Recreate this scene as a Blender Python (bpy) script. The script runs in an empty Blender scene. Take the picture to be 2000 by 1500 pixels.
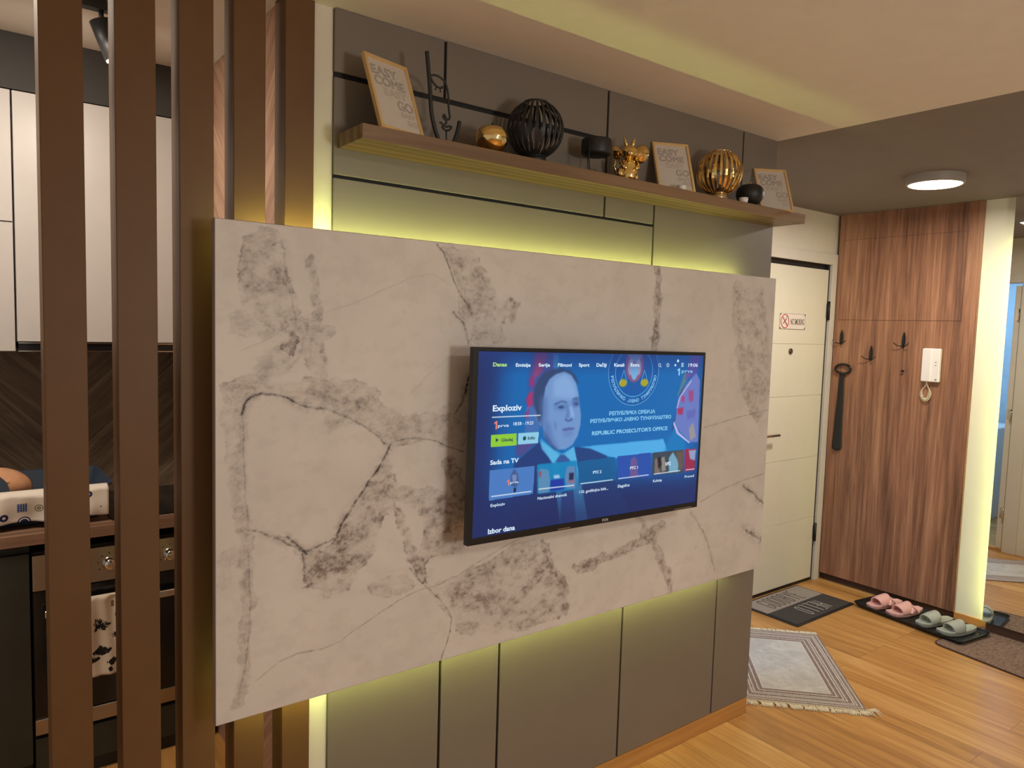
import bpy, bmesh, math, random
import numpy as np
from mathutils import Vector, Matrix
D = bpy.data
S = bpy.context.scene
COL = S.collection
R = math.radians

# ---------------------------------------------------------------- camera, world, lights, exposure
cam = D.cameras.new('camera'); cam.lens = 25.782; cam.sensor_width = 36; cam.sensor_fit = 'HORIZONTAL'
cam.clip_start = 0.02
camo = D.objects.new('camera', cam); COL.objects.link(camo)
_r = Vector((0.79784, -0.60216, 0.02912)); _u = Vector((0.02331, 0.07909, 0.9966)); _f = Vector((0.60242, 0.79445, -0.07714))
camo.matrix_world = Matrix(((_r.x, _u.x, -_f.x, -2.6894), (_r.y, _u.y, -_f.y, -1.8011), (_r.z, _u.z, -_f.z, 1.6326), (0, 0, 0, 1)))
S.camera = camo
S.view_settings.view_transform = 'Standard'; S.view_settings.look = 'None'
S.view_settings.gamma = 1.0; S.view_settings.exposure = 0.0; S.view_settings.use_curve_mapping = False

w = D.worlds.new('world'); S.world = w; w.use_nodes = True
w.node_tree.nodes['Background'].inputs[0].default_value = (1.0, 0.94, 0.86, 1)
w.node_tree.nodes['Background'].inputs[1].default_value = 0.38

def area(name, loc, target, size, power, color, size_y=None, spread=180):
    l = D.lights.new(name, 'AREA'); l.energy = power; l.color = color; l.size = size
    if size_y: l.shape = 'RECTANGLE'; l.size_y = size_y
    l.spread = R(spread)
    o = D.objects.new(name, l); COL.objects.link(o); o.location = loc
    o.rotation_euler = (Vector(target) - Vector(loc)).to_track_quat('-Z', 'Y').to_euler()
    return o
WARM = (1.0, 0.93, 0.83)
area('living_room_lamp_light', (-1.15, -3.6, 1.62), (-1.2, 0, 1.5), 0.42, 25, WARM)
area('living_room_ceiling_light', (-1.0, -2.6, 2.38), (-1.0, -2.6, 0), 0.5, 22, WARM)
area('hall_lamp_light', (1.10, -0.14, 2.365), (1.10, -0.14, 0), 0.24, 22, (1.0, 0.91, 0.78))
area('kitchen_spot_light', (-2.36, 0.66, 2.38), (-2.30, 1.28, 1.6), 0.06, 2.5, (1.0, 0.86, 0.72))
area('kitchen_fill_light', (-2.95, 0.55, 2.54), (-2.8, 0.9, 0), 0.4, 17, (1.0, 0.88, 0.74))  # unseen fill, added to lift the dim worktop and splashback
area('bathroom_light', (-0.9, 0.85, 2.5), (-0.7, 0.85, 1.0), 0.5, 26, (0.35, 0.62, 1.0))

# ---------------------------------------------------------------- helpers
random.seed(7)
def srgb(r, g, b):
    f = lambda c: (c / 255) / 12.92 if c <= 10 else ((c / 255 + 0.055) / 1.055) ** 2.4
    return (f(r), f(g), f(b), 1)

class MB:
    """collects shapes in a bmesh"""
    def __init__(self): self.bm = bmesh.new(); self.mi = 0
    def _tag(self, faces, smooth=False):
        for f in faces: f.material_index = self.mi; f.smooth = smooth
    def box(self, x0, x1, y0, y1, z0, z1, bevel=0, M=None, seg=2):
        c = Vector(((x0+x1)/2, (y0+y1)/2, (z0+z1)/2))
        m = Matrix.Translation(c) @ Matrix.Diagonal((abs(x1-x0), abs(y1-y0), abs(z1-z0), 1))
        if M: m = M @ m
        r = bmesh.ops.create_cube(self.bm, size=1, matrix=m)
        vs = r['verts']; fs = {f for v in vs for f in v.link_faces}
        self._tag(fs)
        if bevel:
            es = {e for v in vs for e in v.link_edges}
            rr = bmesh.ops.bevel(self.bm, geom=list(es), offset=bevel, segments=seg, profile=0.5, affect='EDGES')
            self._tag(rr['faces'])
        return self
    def tube(self, pts, rad, seg=8, closed=False, caps=True):
        pts = [Vector(p) for p in pts]; n = len(pts); rings = []
        rads = rad if isinstance(rad, (list, tuple)) else [rad]*n
        prev = None
        for i, p in enumerate(pts):
            if closed: t = pts[(i+1) % n] - pts[i-1]
            else: t = pts[min(i+1, n-1)] - pts[max(i-1, 0)]
            t = t.normalized() if t.length > 1e-9 else Vector((0, 0, 1))
            if prev is None:
                a = Vector((0, 0, 1)) if abs(t.z) < 0.9 else Vector((1, 0, 0))
                u = t.cross(a).normalized()
            else:
                u = (prev - t*prev.dot(t)).normalized()
            prev = u; v = t.cross(u)
            rings.append([self.bm.verts.new(p + (u*math.cos(2*math.pi*k/seg) + v*math.sin(2*math.pi*k/seg))*rads[i]) for k in range(seg)])
        fs = []
        for i in range(n if closed else n-1):
            a, b = rings[i], rings[(i+1) % n]
            for k in range(seg):
                fs.append(self.bm.faces.new((a[k], a[(k+1) % seg], b[(k+1) % seg], b[k])))
        if caps and not closed:
            fs.append(self.bm.faces.new(rings[0][::-1])); fs.append(self.bm.faces.new(rings[-1]))
        self._tag(fs, True); return self
    def lathe(self, prof, c=(0, 0, 0), seg=32, M=None, sx=1, sy=1):
        """profile of (radius, z)"""
        rings = []
        M = M or Matrix.Identity(4)
        for r_, z in prof:
            rings.append([self.bm.verts.new(M @ Vector((c[0]+max(r_, 1e-5)*math.cos(2*math.pi*k/seg)*sx, c[1]+max(r_, 1e-5)*math.sin(2*math.pi*k/seg)*sy, c[2]+z))) for k in range(seg)])
        fs = []
        for a, b in zip(rings, rings[1:]):
            for k in range(seg): fs.append(self.bm.faces.new((a[k], a[(k+1) % seg], b[(k+1) % seg], b[k])))
        self._tag(fs, True); return self
    def cyl(self, a, b, r1, r2=None, seg=24, smooth=True):
        a = Vector(a); b = Vector(b); d = b - a
        q = d.to_track_quat('Z', 'Y').to_matrix().to_4x4()
        m = Matrix.Translation((a+b)/2) @ q
        r = bmesh.ops.create_cone(self.bm, cap_ends=True, segments=seg, radius1=r1, radius2=r1 if r2 is None else r2, depth=d.length, matrix=m)
        fs = {f for v in r['verts'] for f in v.link_faces}
        for f in fs: f.material_index = self.mi; f.smooth = smooth and len(f.verts) == 4
        return self
    def ball(self, c, r, sx=1, sy=1, sz=1, M=None, seg=20):
        m = Matrix.Translation(c) @ (M or Matrix.Identity(4)) @ Matrix.Diagonal((r*sx, r*sy, r*sz, 1))
        q = bmesh.ops.create_uvsphere(self.bm, u_segments=seg, v_segments=max(8, seg//2), radius=1, matrix=m)
        self._tag({f for v in q['verts'] for f in v.link_faces}, True); return self
    def grid(self, nu, nv, fn, smooth=True, closed_u=False):
        vs = [[self.bm.verts.new(fn(i/(nu-1) if not closed_u else i/nu, j/(nv-1))) for j in range(nv)] for i in range(nu)]
        fs = []
        for i in range(nu if closed_u else nu-1):
            for j in range(nv-1):
                fs.append(self.bm.faces.new((vs[i][j], vs[(i+1) % nu][j], vs[(i+1) % nu][j+1], vs[i][j+1])))
        self._tag(fs, smooth); return self
    def prism(self, pts, z0, z1, M=None, smooth=False):
        """vertical prism over an outline of (x, y)"""
        M = M or Matrix.Identity(4)
        a = [self.bm.verts.new(M @ Vector((x, y, z0))) for x, y in pts]; b = [self.bm.verts.new(M @ Vector((x, y, z1))) for x, y in pts]
        fs = [self.bm.faces.new(a[::-1]), self.bm.faces.new(b)]
        n = len(pts)
        for i in range(n): fs.append(self.bm.faces.new((a[i], a[(i+1) % n], b[(i+1) % n], b[i])))
        self._tag(fs, smooth); return self
    def mesh(self, name, mats, origin=None):
        if origin is not None: bmesh.ops.translate(self.bm, vec=-Vector(origin), verts=self.bm.verts)
        bmesh.ops.recalc_face_normals(self.bm, faces=self.bm.faces)
        me = D.meshes.new(name); self.bm.to_mesh(me); self.bm.free()
        for m in (mats if isinstance(mats, (list, tuple)) else [mats]): me.materials.append(m)
        return me

def link(name, me, parent=None, loc=(0, 0, 0), rot=(0, 0, 0)):
    o = D.objects.new(name, me); COL.objects.link(o); o.location = loc; o.rotation_euler = rot
    if parent is not None: o.parent = parent
    return o
def tag(o, label, cat, group=None):
    o['label'] = label; o['category'] = cat
    if group: o['group'] = group
    return o
def thing(name, label, cat, loc=(0, 0, 0), rot=(0, 0, 0), group=None):
    return tag(link(name, None, None, loc, rot), label, cat, group)
def part(root, name, mb, mats, world=True, label=None):
    """mesh part of a thing; shapes given in world metres are moved into the frame of an unrotated root"""
    org = None
    if world:
        org = Vector(root.location)
        p = root.parent
        while p: org += Vector(p.location); p = p.parent
    o = link(name, mb.mesh(name, mats, org), root)
    if label: o['label'] = label
    return o
def solo(name, mb, mats, label, cat, origin=(0, 0, 0), group=None, rot=(0, 0, 0)):
    o = link(name, mb.mesh(name, mats, origin if any(origin) else None), None, origin)
    return tag(o, label, cat, group)
def struct(name, mb, mats, label=None):
    o = link(name, mb.mesh(name, mats)); o['kind'] = 'structure'
    if label: o['label'] = label
    return o
def copy_tree(o, parent=None):
    c = o.copy(); COL.objects.link(c); c.parent = parent
    for ch in [x for x in D.objects if x.parent == o and x is not c]: copy_tree(ch, c)
    return c

def text_mesh(name, s, width=None, height=None, mat=None, extrude=0.0, outline=0.0, offset=0.0, align='LEFT', M=None, bold=0.0, res=3):
    """lettering in the XY plane, left end of the base line at the origin, scaled to width x cap height, then moved by M"""
    cu = D.curves.new(name, 'FONT'); cu.body = s; cu.size = 1; cu.extrude = extrude; cu.resolution_u = res
    cu.align_x = align
    if outline: cu.fill_mode = 'NONE'; cu.bevel_depth = 0.0; cu.offset = offset
    else: cu.offset = bold
    ob = D.objects.new(name, cu); COL.objects.link(ob)
    if outline:
        dg = bpy.context.evaluated_depsgraph_get()
        me0 = D.meshes.new_from_object(ob.evaluated_get(dg))
    else:
        dg = bpy.context.evaluated_depsgraph_get()
        me0 = D.meshes.new_from_object(ob.evaluated_get(dg))
    D.objects.remove(ob); D.curves.remove(cu)
    xs = [v.co.x for v in me0.vertices]; 
    if not xs: return me0
    x0, x1 = min(xs), max(xs)
    cap = 0.70
    kx = width/(x1-x0) if width else (height/cap)
    ky = height/cap if height else kx
    for v in me0.vertices: v.co = Vector(((v.co.x - (x0 if align == 'LEFT' else 0))*kx, v.co.y*ky, v.co.z))
    if M: me0.transform(M)
    return me0
def join_meshes(name, mes, mats):
    bm = bmesh.new()
    for i, me in enumerate(mes): 
        n0 = len(bm.faces); bm.from_mesh(me)
    for me in mes: D.meshes.remove(me)
    out = D.meshes.new(name); bm.to_mesh(out); bm.free()
    for m in (mats if isinstance(mats, (list, tuple)) else [mats]): out.materials.append(m)
    return out
def outline_mesh(s, width, height, rad, M, offset=0.0):
    """line-drawn letters: each contour of the lettering as a fine flat ribbon"""
    me = text_mesh('o', s, width, height, outline=1, offset=offset)
    adj = {}
    for e in me.edges:
        a, b = e.vertices; adj.setdefault(a, []).append(b); adj.setdefault(b, []).append(a)
    co = [v.co.copy() for v in me.vertices]
    D.meshes.remove(me)
    bm = bmesh.new()
    for a in adj:
        for b in adj[a]:
            if a < b:
                p, q = co[a], co[b]; d = (q-p)
                if d.length < 1e-6: continue
                n = Vector((-d.y, d.x, 0)).normalized()*rad
                bm.faces.new([bm.verts.new(M @ x) for x in (p-n, q-n, q+n, p+n)])
    out = D.meshes.new('o'); bm.to_mesh(out); bm.free()
    return out

# ---------------------------------------------------------------- materials
class NT:
    def __init__(self, name):
        self.m = D.materials.new(name); self.m.use_nodes = True; self.t = self.m.node_tree
        self.b = self.t.nodes['Principled BSDF']
    def n(self, kind, **kw):
        x = self.t.nodes.new(kind)
        for k, v in kw.items():
            if k.startswith('_'): setattr(x, k[1:], v)
        return x
    def l(self, a, b): self.t.links.new(a, b)
    def val(self, x, i, v): x.inputs[i].default_value = v
    def coord(self, scale=(1, 1, 1), rot=(0, 0, 0), loc=(0, 0, 0), src='Object'):
        c = self.n('ShaderNodeTexCoord'); m = self.n('ShaderNodeMapping')
        m.inputs['Scale'].default_value = scale; m.inputs['Rotation'].default_value = rot; m.inputs['Location'].default_value = loc
        self.l(c.outputs[src], m.inputs[0]); return m.outputs[0]
    def noise(self, co, scale, detail=4, rough=0.6, dist=0.0):
        x = self.n('ShaderNodeTexNoise'); x.inputs['Scale'].default_value = scale; x.inputs['Detail'].default_value = detail
        x.inputs['Roughness'].default_value = rough; x.inputs['Distortion'].default_value = dist
        if co is not None: self.l(co, x.inputs[0])
        return x.outputs[0]
    def ramp(self, fac, stops):
        x = self.n('ShaderNodeValToRGB'); e = x.color_ramp.elements
        e[0].position, e[0].color = stops[0]; e[1].position, e[1].color = stops[-1]
        for p, c in stops[1:-1]:
            k = e.new(p); k.color = c
        self.l(fac, x.inputs[0]); return x.outputs[0]
    def math(self, op, a, b=None, c=None, clamp=False):
        x = self.n('ShaderNodeMath'); x.operation = op; x.use_clamp = clamp
        for i, v in enumerate((a, b, c)):
            if v is None: continue
            if isinstance(v, (int, float)): x.inputs[i].default_value = v
            else: self.l(v, x.inputs[i])
        return x.outputs[0]
    def mix(self, fac, a, b, mode='MIX'):
        x = self.n('ShaderNodeMix'); x.data_type = 'RGBA'; x.blend_type = mode
        for i, v in ((0, fac), (6, a), (7, b)):
            if isinstance(v, (int, float, tuple)): x.inputs[i].default_value = v
            else: self.l(v, x.inputs[i])
        return x.outputs[2]
    def bump(self, h, strength=0.2, dist=0.002):
        x = self.n('ShaderNodeBump'); x.inputs['Strength'].default_value = strength; x.inputs['Distance'].default_value = dist
        self.l(h, x.inputs['Height']); self.l(x.outputs[0], self.b.inputs['Normal'])

def plain(name, col, rough=0.5, metal=0.0, var=0.06, scale=12, bump=0.0, coat=0.0, bscale=None):
    t = NT(name); co = t.coord()
    a = tuple(max(0, c*(1-var)) for c in col[:3]) + (1,); b = tuple(min(1, c*(1+var)) for c in col[:3]) + (1,)
    n = t.noise(co, scale, 3)
    t.l(t.ramp(n, [(0.3, a), (0.7, b)]), t.b.inputs['Base Color'])
    t.b.inputs['Roughness'].default_value = rough; t.b.inputs['Metallic'].default_value = metal
    t.b.inputs['Coat Weight'].default_value = coat
    if bump: t.bump(t.noise(co, bscale or 300, 2), bump, 0.001)
    return t.m
def glow(name, col, strength):
    t = NT(name); t.b.inputs['Base Color'].default_value = (0.8, 0.8, 0.8, 1)
    t.b.inputs['Emission Color'].default_value = col; t.b.inputs['Emission Strength'].default_value = strength
    return t.m
def wood(name, dark, mid, light, axis='z', scale=1.0, rough=0.45, dist=1.0, bump=0.12, coat=0.0, detail_mix=0.55, low=0.3, high=0.72):
    """long grain running along one axis"""
    t = NT(name)
    s = {'x': (0.35, 5, 5), 'y': (5, 0.35, 5), 'z': (5, 5, 0.35)}[axis]
    f = {'x': (1.2, 45, 45), 'y': (45, 1.2, 45), 'z': (45, 45, 1.2)}[axis]
    s = tuple(v*scale for v in s); f = tuple(v*scale for v in f)
    c1 = t.coord(s); c2 = t.coord(f)
    n1 = t.noise(c1, 1.0, 5, 0.55, dist*1.2)
    n2 = t.noise(c2, 1.0, 6, 0.65, 0.6)
    w_ = t.n('ShaderNodeTexWave'); w_.wave_type = 'BANDS'; w_.bands_direction = {'x': 'Y', 'y': 'X', 'z': 'Y'}[axis]
    w_.inputs['Scale'].default_value = 1.6; w_.inputs['Distortion'].default_value = 9*dist; w_.inputs['Detail'].default_value = 3; w_.inputs['Detail Scale'].default_value = 1.1
    t.l(t.coord(tuple(v*0.8 for v in s)), w_.inputs[0])
    a = t.math('ADD', t.math('MULTIPLY', n1, 0.55), t.math('MULTIPLY', w_.outputs['Fac'], 0.2))
    a = t.math('ADD', a, t.math('MULTIPLY', n2, detail_mix*0.6))
    a = t.math('SUBTRACT', a, 0.04)
    t.l(t.ramp(a, [(low, dark), ((low+high)/2, mid), (high, light)]), t.b.inputs['Base Color'])
    t.b.inputs['Roughness'].default_value = rough; t.b.inputs['Coat Weight'].default_value = coat
    t.bump(n2, bump, 0.001)
    return t.m

# measured outlines, in metres on the plane of each thing
VEINS = [
  ["c", [[-2.173, 1.614], [-2.016, 1.605], [-2.066, 1.543], [-2.114, 1.519]], 0.0417, 0.28],
  ["c", [[-2.043, 1.592], [-2.051, 1.565]], 0.0198, 0.9],
  ["c", [[-1.41, 1.705], [-1.378, 1.689], [-1.399, 1.668]], 0.0169, 0.5],
  ["c", [[-2.004, 1.777], [-1.993, 1.642], [-1.976, 1.568], [-1.971, 1.499]], 0.0154, 0.4],
  ["c", [[-2.175, 1.449], [-2.182, 1.247], [-2.163, 1.136], [-2.155, 0.999], [-2.163, 0.814], [-2.175, 0.717]], 0.0219, 0.3],
  ["c", [[-1.599, 1.249], [-1.562, 1.151], [-1.573, 1.034]], 0.0385, 0.5],
  ["c", [[-1.099, 0.857], [-0.938, 0.881], [-0.789, 0.914], [-0.706, 0.939]], 0.0268, 0.55],
  ["c", [[-1.254, 0.969], [-1.219, 0.882], [-1.164, 0.821], [-1.148, 0.726]], 0.0252, 0.55],
  ["c", [[-0.788, 1.853], [-0.779, 1.715], [-0.792, 1.567]], 0.0237, 0.55],
  ["c", [[-0.342, 1.809], [-0.317, 1.637], [-0.278, 1.44], [-0.174, 1.316]], 0.0419, 0.35],
  ["c", [[-0.185, 1.798], [-0.119, 1.539]], 0.0248, 0.28],
  ["c", [[-0.833, 0.993], [-0.735, 0.888], [-0.674, 0.784], [-0.646, 0.699]], 0.0258, 0.45],
  ["c", [[-2.066, 1.616], [-2.016, 1.629], [-1.964, 1.606]], 0.0225, 0.4],
  ["c", [[-1.876, 1.167], [-1.819, 1.208], [-1.789, 1.232]], 0.0227, 0.4],
  ["c", [[-1.961, 1.378], [-1.879, 1.393], [-1.762, 1.366], [-1.634, 1.331]], 0.026, 0.28],
  ["d", [[-2.169, 1.414], [-2.161, 1.443], [-2.138, 1.462], [-2.09, 1.461], [-2.052, 1.445], [-2.027, 1.425], [-1.962, 1.416]], 0.0085, 0.85],
  ["d", [[-1.962, 1.416], [-1.879, 1.38], [-1.828, 1.344], [-1.798, 1.315], [-1.776, 1.324], [-1.73, 1.33], [-1.65, 1.318], [-1.617, 1.301], [-1.557, 1.279]], 0.0058, 0.55],
  ["d", [[-1.788, 1.314], [-1.812, 1.268], [-1.841, 1.231], [-1.89, 1.169], [-1.918, 1.133], [-1.934, 1.089]], 0.0082, 0.9],
  ["d", [[-1.934, 1.089], [-1.985, 1.077], [-2.011, 1.065], [-2.063, 1.09], [-2.088, 1.113], [-2.137, 1.138], [-2.161, 1.148]], 0.0076, 0.7],
  ["d", [[-2.169, 1.414], [-2.166, 1.306], [-2.158, 1.196], [-2.155, 1.147]], 0.006, 0.35],
  ["d", [[-2.024, 1.064], [-2.02, 1.014]], 0.0065, 0.8],
  ["d", [[-1.658, 1.847], [-1.631, 1.826], [-1.613, 1.779], [-1.595, 1.739], [-1.569, 1.705], [-1.547, 1.685]], 0.0046, 0.7],
  ["d", [[-1.602, 1.669], [-1.567, 1.642], [-1.549, 1.585]], 0.0062, 0.7],
  ["d", [[-2.173, 1.561], [-2.114, 1.585], [-2.066, 1.616], [-2.016, 1.639], [-1.964, 1.656], [-1.855, 1.698], [-1.693, 1.777], [-1.612, 1.743]], 0.0019, 0.17],
  ["d", [[-1.733, 1.447], [-1.655, 1.514], [-1.582, 1.563]], 0.0023, 0.18],
  ["d", [[-2.136, 0.769], [-2.061, 0.813], [-1.942, 0.807], [-1.871, 0.841], [-1.721, 0.903], [-1.607, 0.907], [-1.449, 0.969], [-1.297, 1.008]], 0.0033, 0.38],
  ["d", [[-1.541, 1.492], [-1.561, 1.427], [-1.586, 1.392]], 0.0111, 0.95],
  ["d", [[-1.723, 0.972], [-1.682, 0.921], [-1.605, 0.847], [-1.578, 0.789], [-1.615, 0.688]], 0.0056, 0.5],
  ["d", [[-0.497, 1.284], [-0.299, 1.312], [-0.089, 1.333]], 0.0052, 0.35],
  ["d", [[-0.496, 1.006], [-0.309, 1.053], [-0.103, 1.073]], 0.0053, 0.35],
  ["d", [[-0.547, 0.974], [-0.449, 0.863], [-0.39, 0.729]], 0.0076, 0.4],
  ["d", [[-0.232, 1.035], [-0.143, 0.984], [-0.091, 0.946]], 0.0112, 0.6],
  ["d", [[-0.217, 0.862], [-0.091, 0.797]], 0.0172, 0.6],
  ["d", [[-2.155, 1.086], [-2.149, 0.936], [-2.158, 0.825], [-2.175, 0.755]], 0.0037, 0.4],
  ["d", [[-2.063, 1.109], [-2.031, 1.078], [-2.011, 1.062]], 0.0077, 0.9],
  ["d", [[-2.103, 1.805], [-2.073, 1.819], [-2.067, 1.736], [-2.048, 1.665], [-2.041, 1.617]], 0.0085, 0.35],
  ["d", [[-0.804, 1.558], [-0.776, 1.715], [-0.771, 1.837]], 0.0043, 0.5],
]
STAINS = [[[[-2.165,1.827],[-2.092,1.859],[-2.067,1.803],[-2.058,1.738],[-2.036,1.68],[-2.031,1.638],[-2.091,1.615],[-2.141,1.634],[-2.177,1.682],[-2.177,1.77]],0.42],[[[-2.07,1.611],[-2.031,1.61],[-2.034,1.569],[-2.052,1.544],[-2.078,1.569]],0.95],[[[-2.022,1.629],[-1.977,1.596],[-1.971,1.5],[-2.003,1.5],[-2.03,1.552]],0.32],[[[-2.213,1.492],[-2.132,1.511],[-2.091,1.485],[-1.976,1.5],[-1.811,1.471],[-1.82,1.423],[-1.725,1.381],[-1.602,1.424],[-1.543,1.427],[-1.539,1.279],[-1.634,1.307],[-1.745,1.32],[-1.787,1.299],[-1.829,1.349],[-1.889,1.385],[-1.966,1.411],[-2.038,1.436],[-2.09,1.459],[-2.132,1.461],[-2.165,1.437],[-2.181,1.388],[-2.205,1.439]],0.36],[[[-2.22,1.488],[-2.173,1.47],[-2.177,1.388],[-2.166,1.27],[-2.15,1.15],[-2.132,1.117],[-2.148,1.064],[-2.14,0.967],[-2.148,0.89],[-2.163,0.772],[-2.179,0.785],[-2.173,0.983],[-2.185,1.155],[-2.209,1.324]],0.24],[[[-1.792,1.299],[-1.817,1.254],[-1.886,1.178],[-1.925,1.104],[-1.953,1.071],[-2.009,1.067],[-2.045,1.091],[-2.085,1.128],[-2.08,1.105],[-2.022,1.042],[-2.031,0.981],[-1.989,0.968],[-1.956,0.925],[-1.908,0.929],[-1.884,0.98],[-1.824,1.027],[-1.815,1.102],[-1.784,1.146],[-1.762,1.095],[-1.722,0.99],[-1.687,0.914],[-1.653,0.917],[-1.695,1.015],[-1.741,1.111],[-1.774,1.164],[-1.759,1.201],[-1.775,1.241]],0.55],[[[-1.775,1.202],[-1.699,1.196],[-1.595,1.173],[-1.558,1.107],[-1.568,1.036],[-1.528,0.988],[-1.649,0.993],[-1.694,0.963],[-1.7,1.006],[-1.673,1.052],[-1.697,1.125],[-1.742,1.15],[-1.774,1.164]],0.5],[[[-1.848,0.955],[-1.749,0.96],[-1.693,0.92],[-1.736,0.899],[-1.822,0.903]],0.3],[[[-1.681,0.911],[-1.577,0.924],[-1.453,0.954],[-1.362,0.983],[-1.251,0.988],[-1.217,0.88],[-1.141,0.843],[-1.134,0.7],[-1.31,0.705],[-1.446,0.715],[-1.547,0.737],[-1.585,0.779],[-1.586,0.811],[-1.634,0.863]],0.42],[[[-1.67,1.846],[-1.624,1.814],[-1.593,1.739],[-1.591,1.67],[-1.549,1.632],[-1.541,1.578],[-1.398,1.584],[-1.438,1.635],[-1.413,1.666],[-1.362,1.689],[-1.376,1.714],[-1.44,1.696],[-1.479,1.745],[-1.52,1.851]],0.44],[[[-2.237,1.079],[-2.205,1.107],[-2.165,1.118],[-2.189,1.037],[-2.221,0.992]],0.16],[[[-0.379,1.8],[-0.189,1.817],[-0.153,1.68],[-0.084,1.468],[-0.138,1.269],[-0.24,1.359],[-0.347,1.554]],0.26]]
TILE0 = 48
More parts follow.
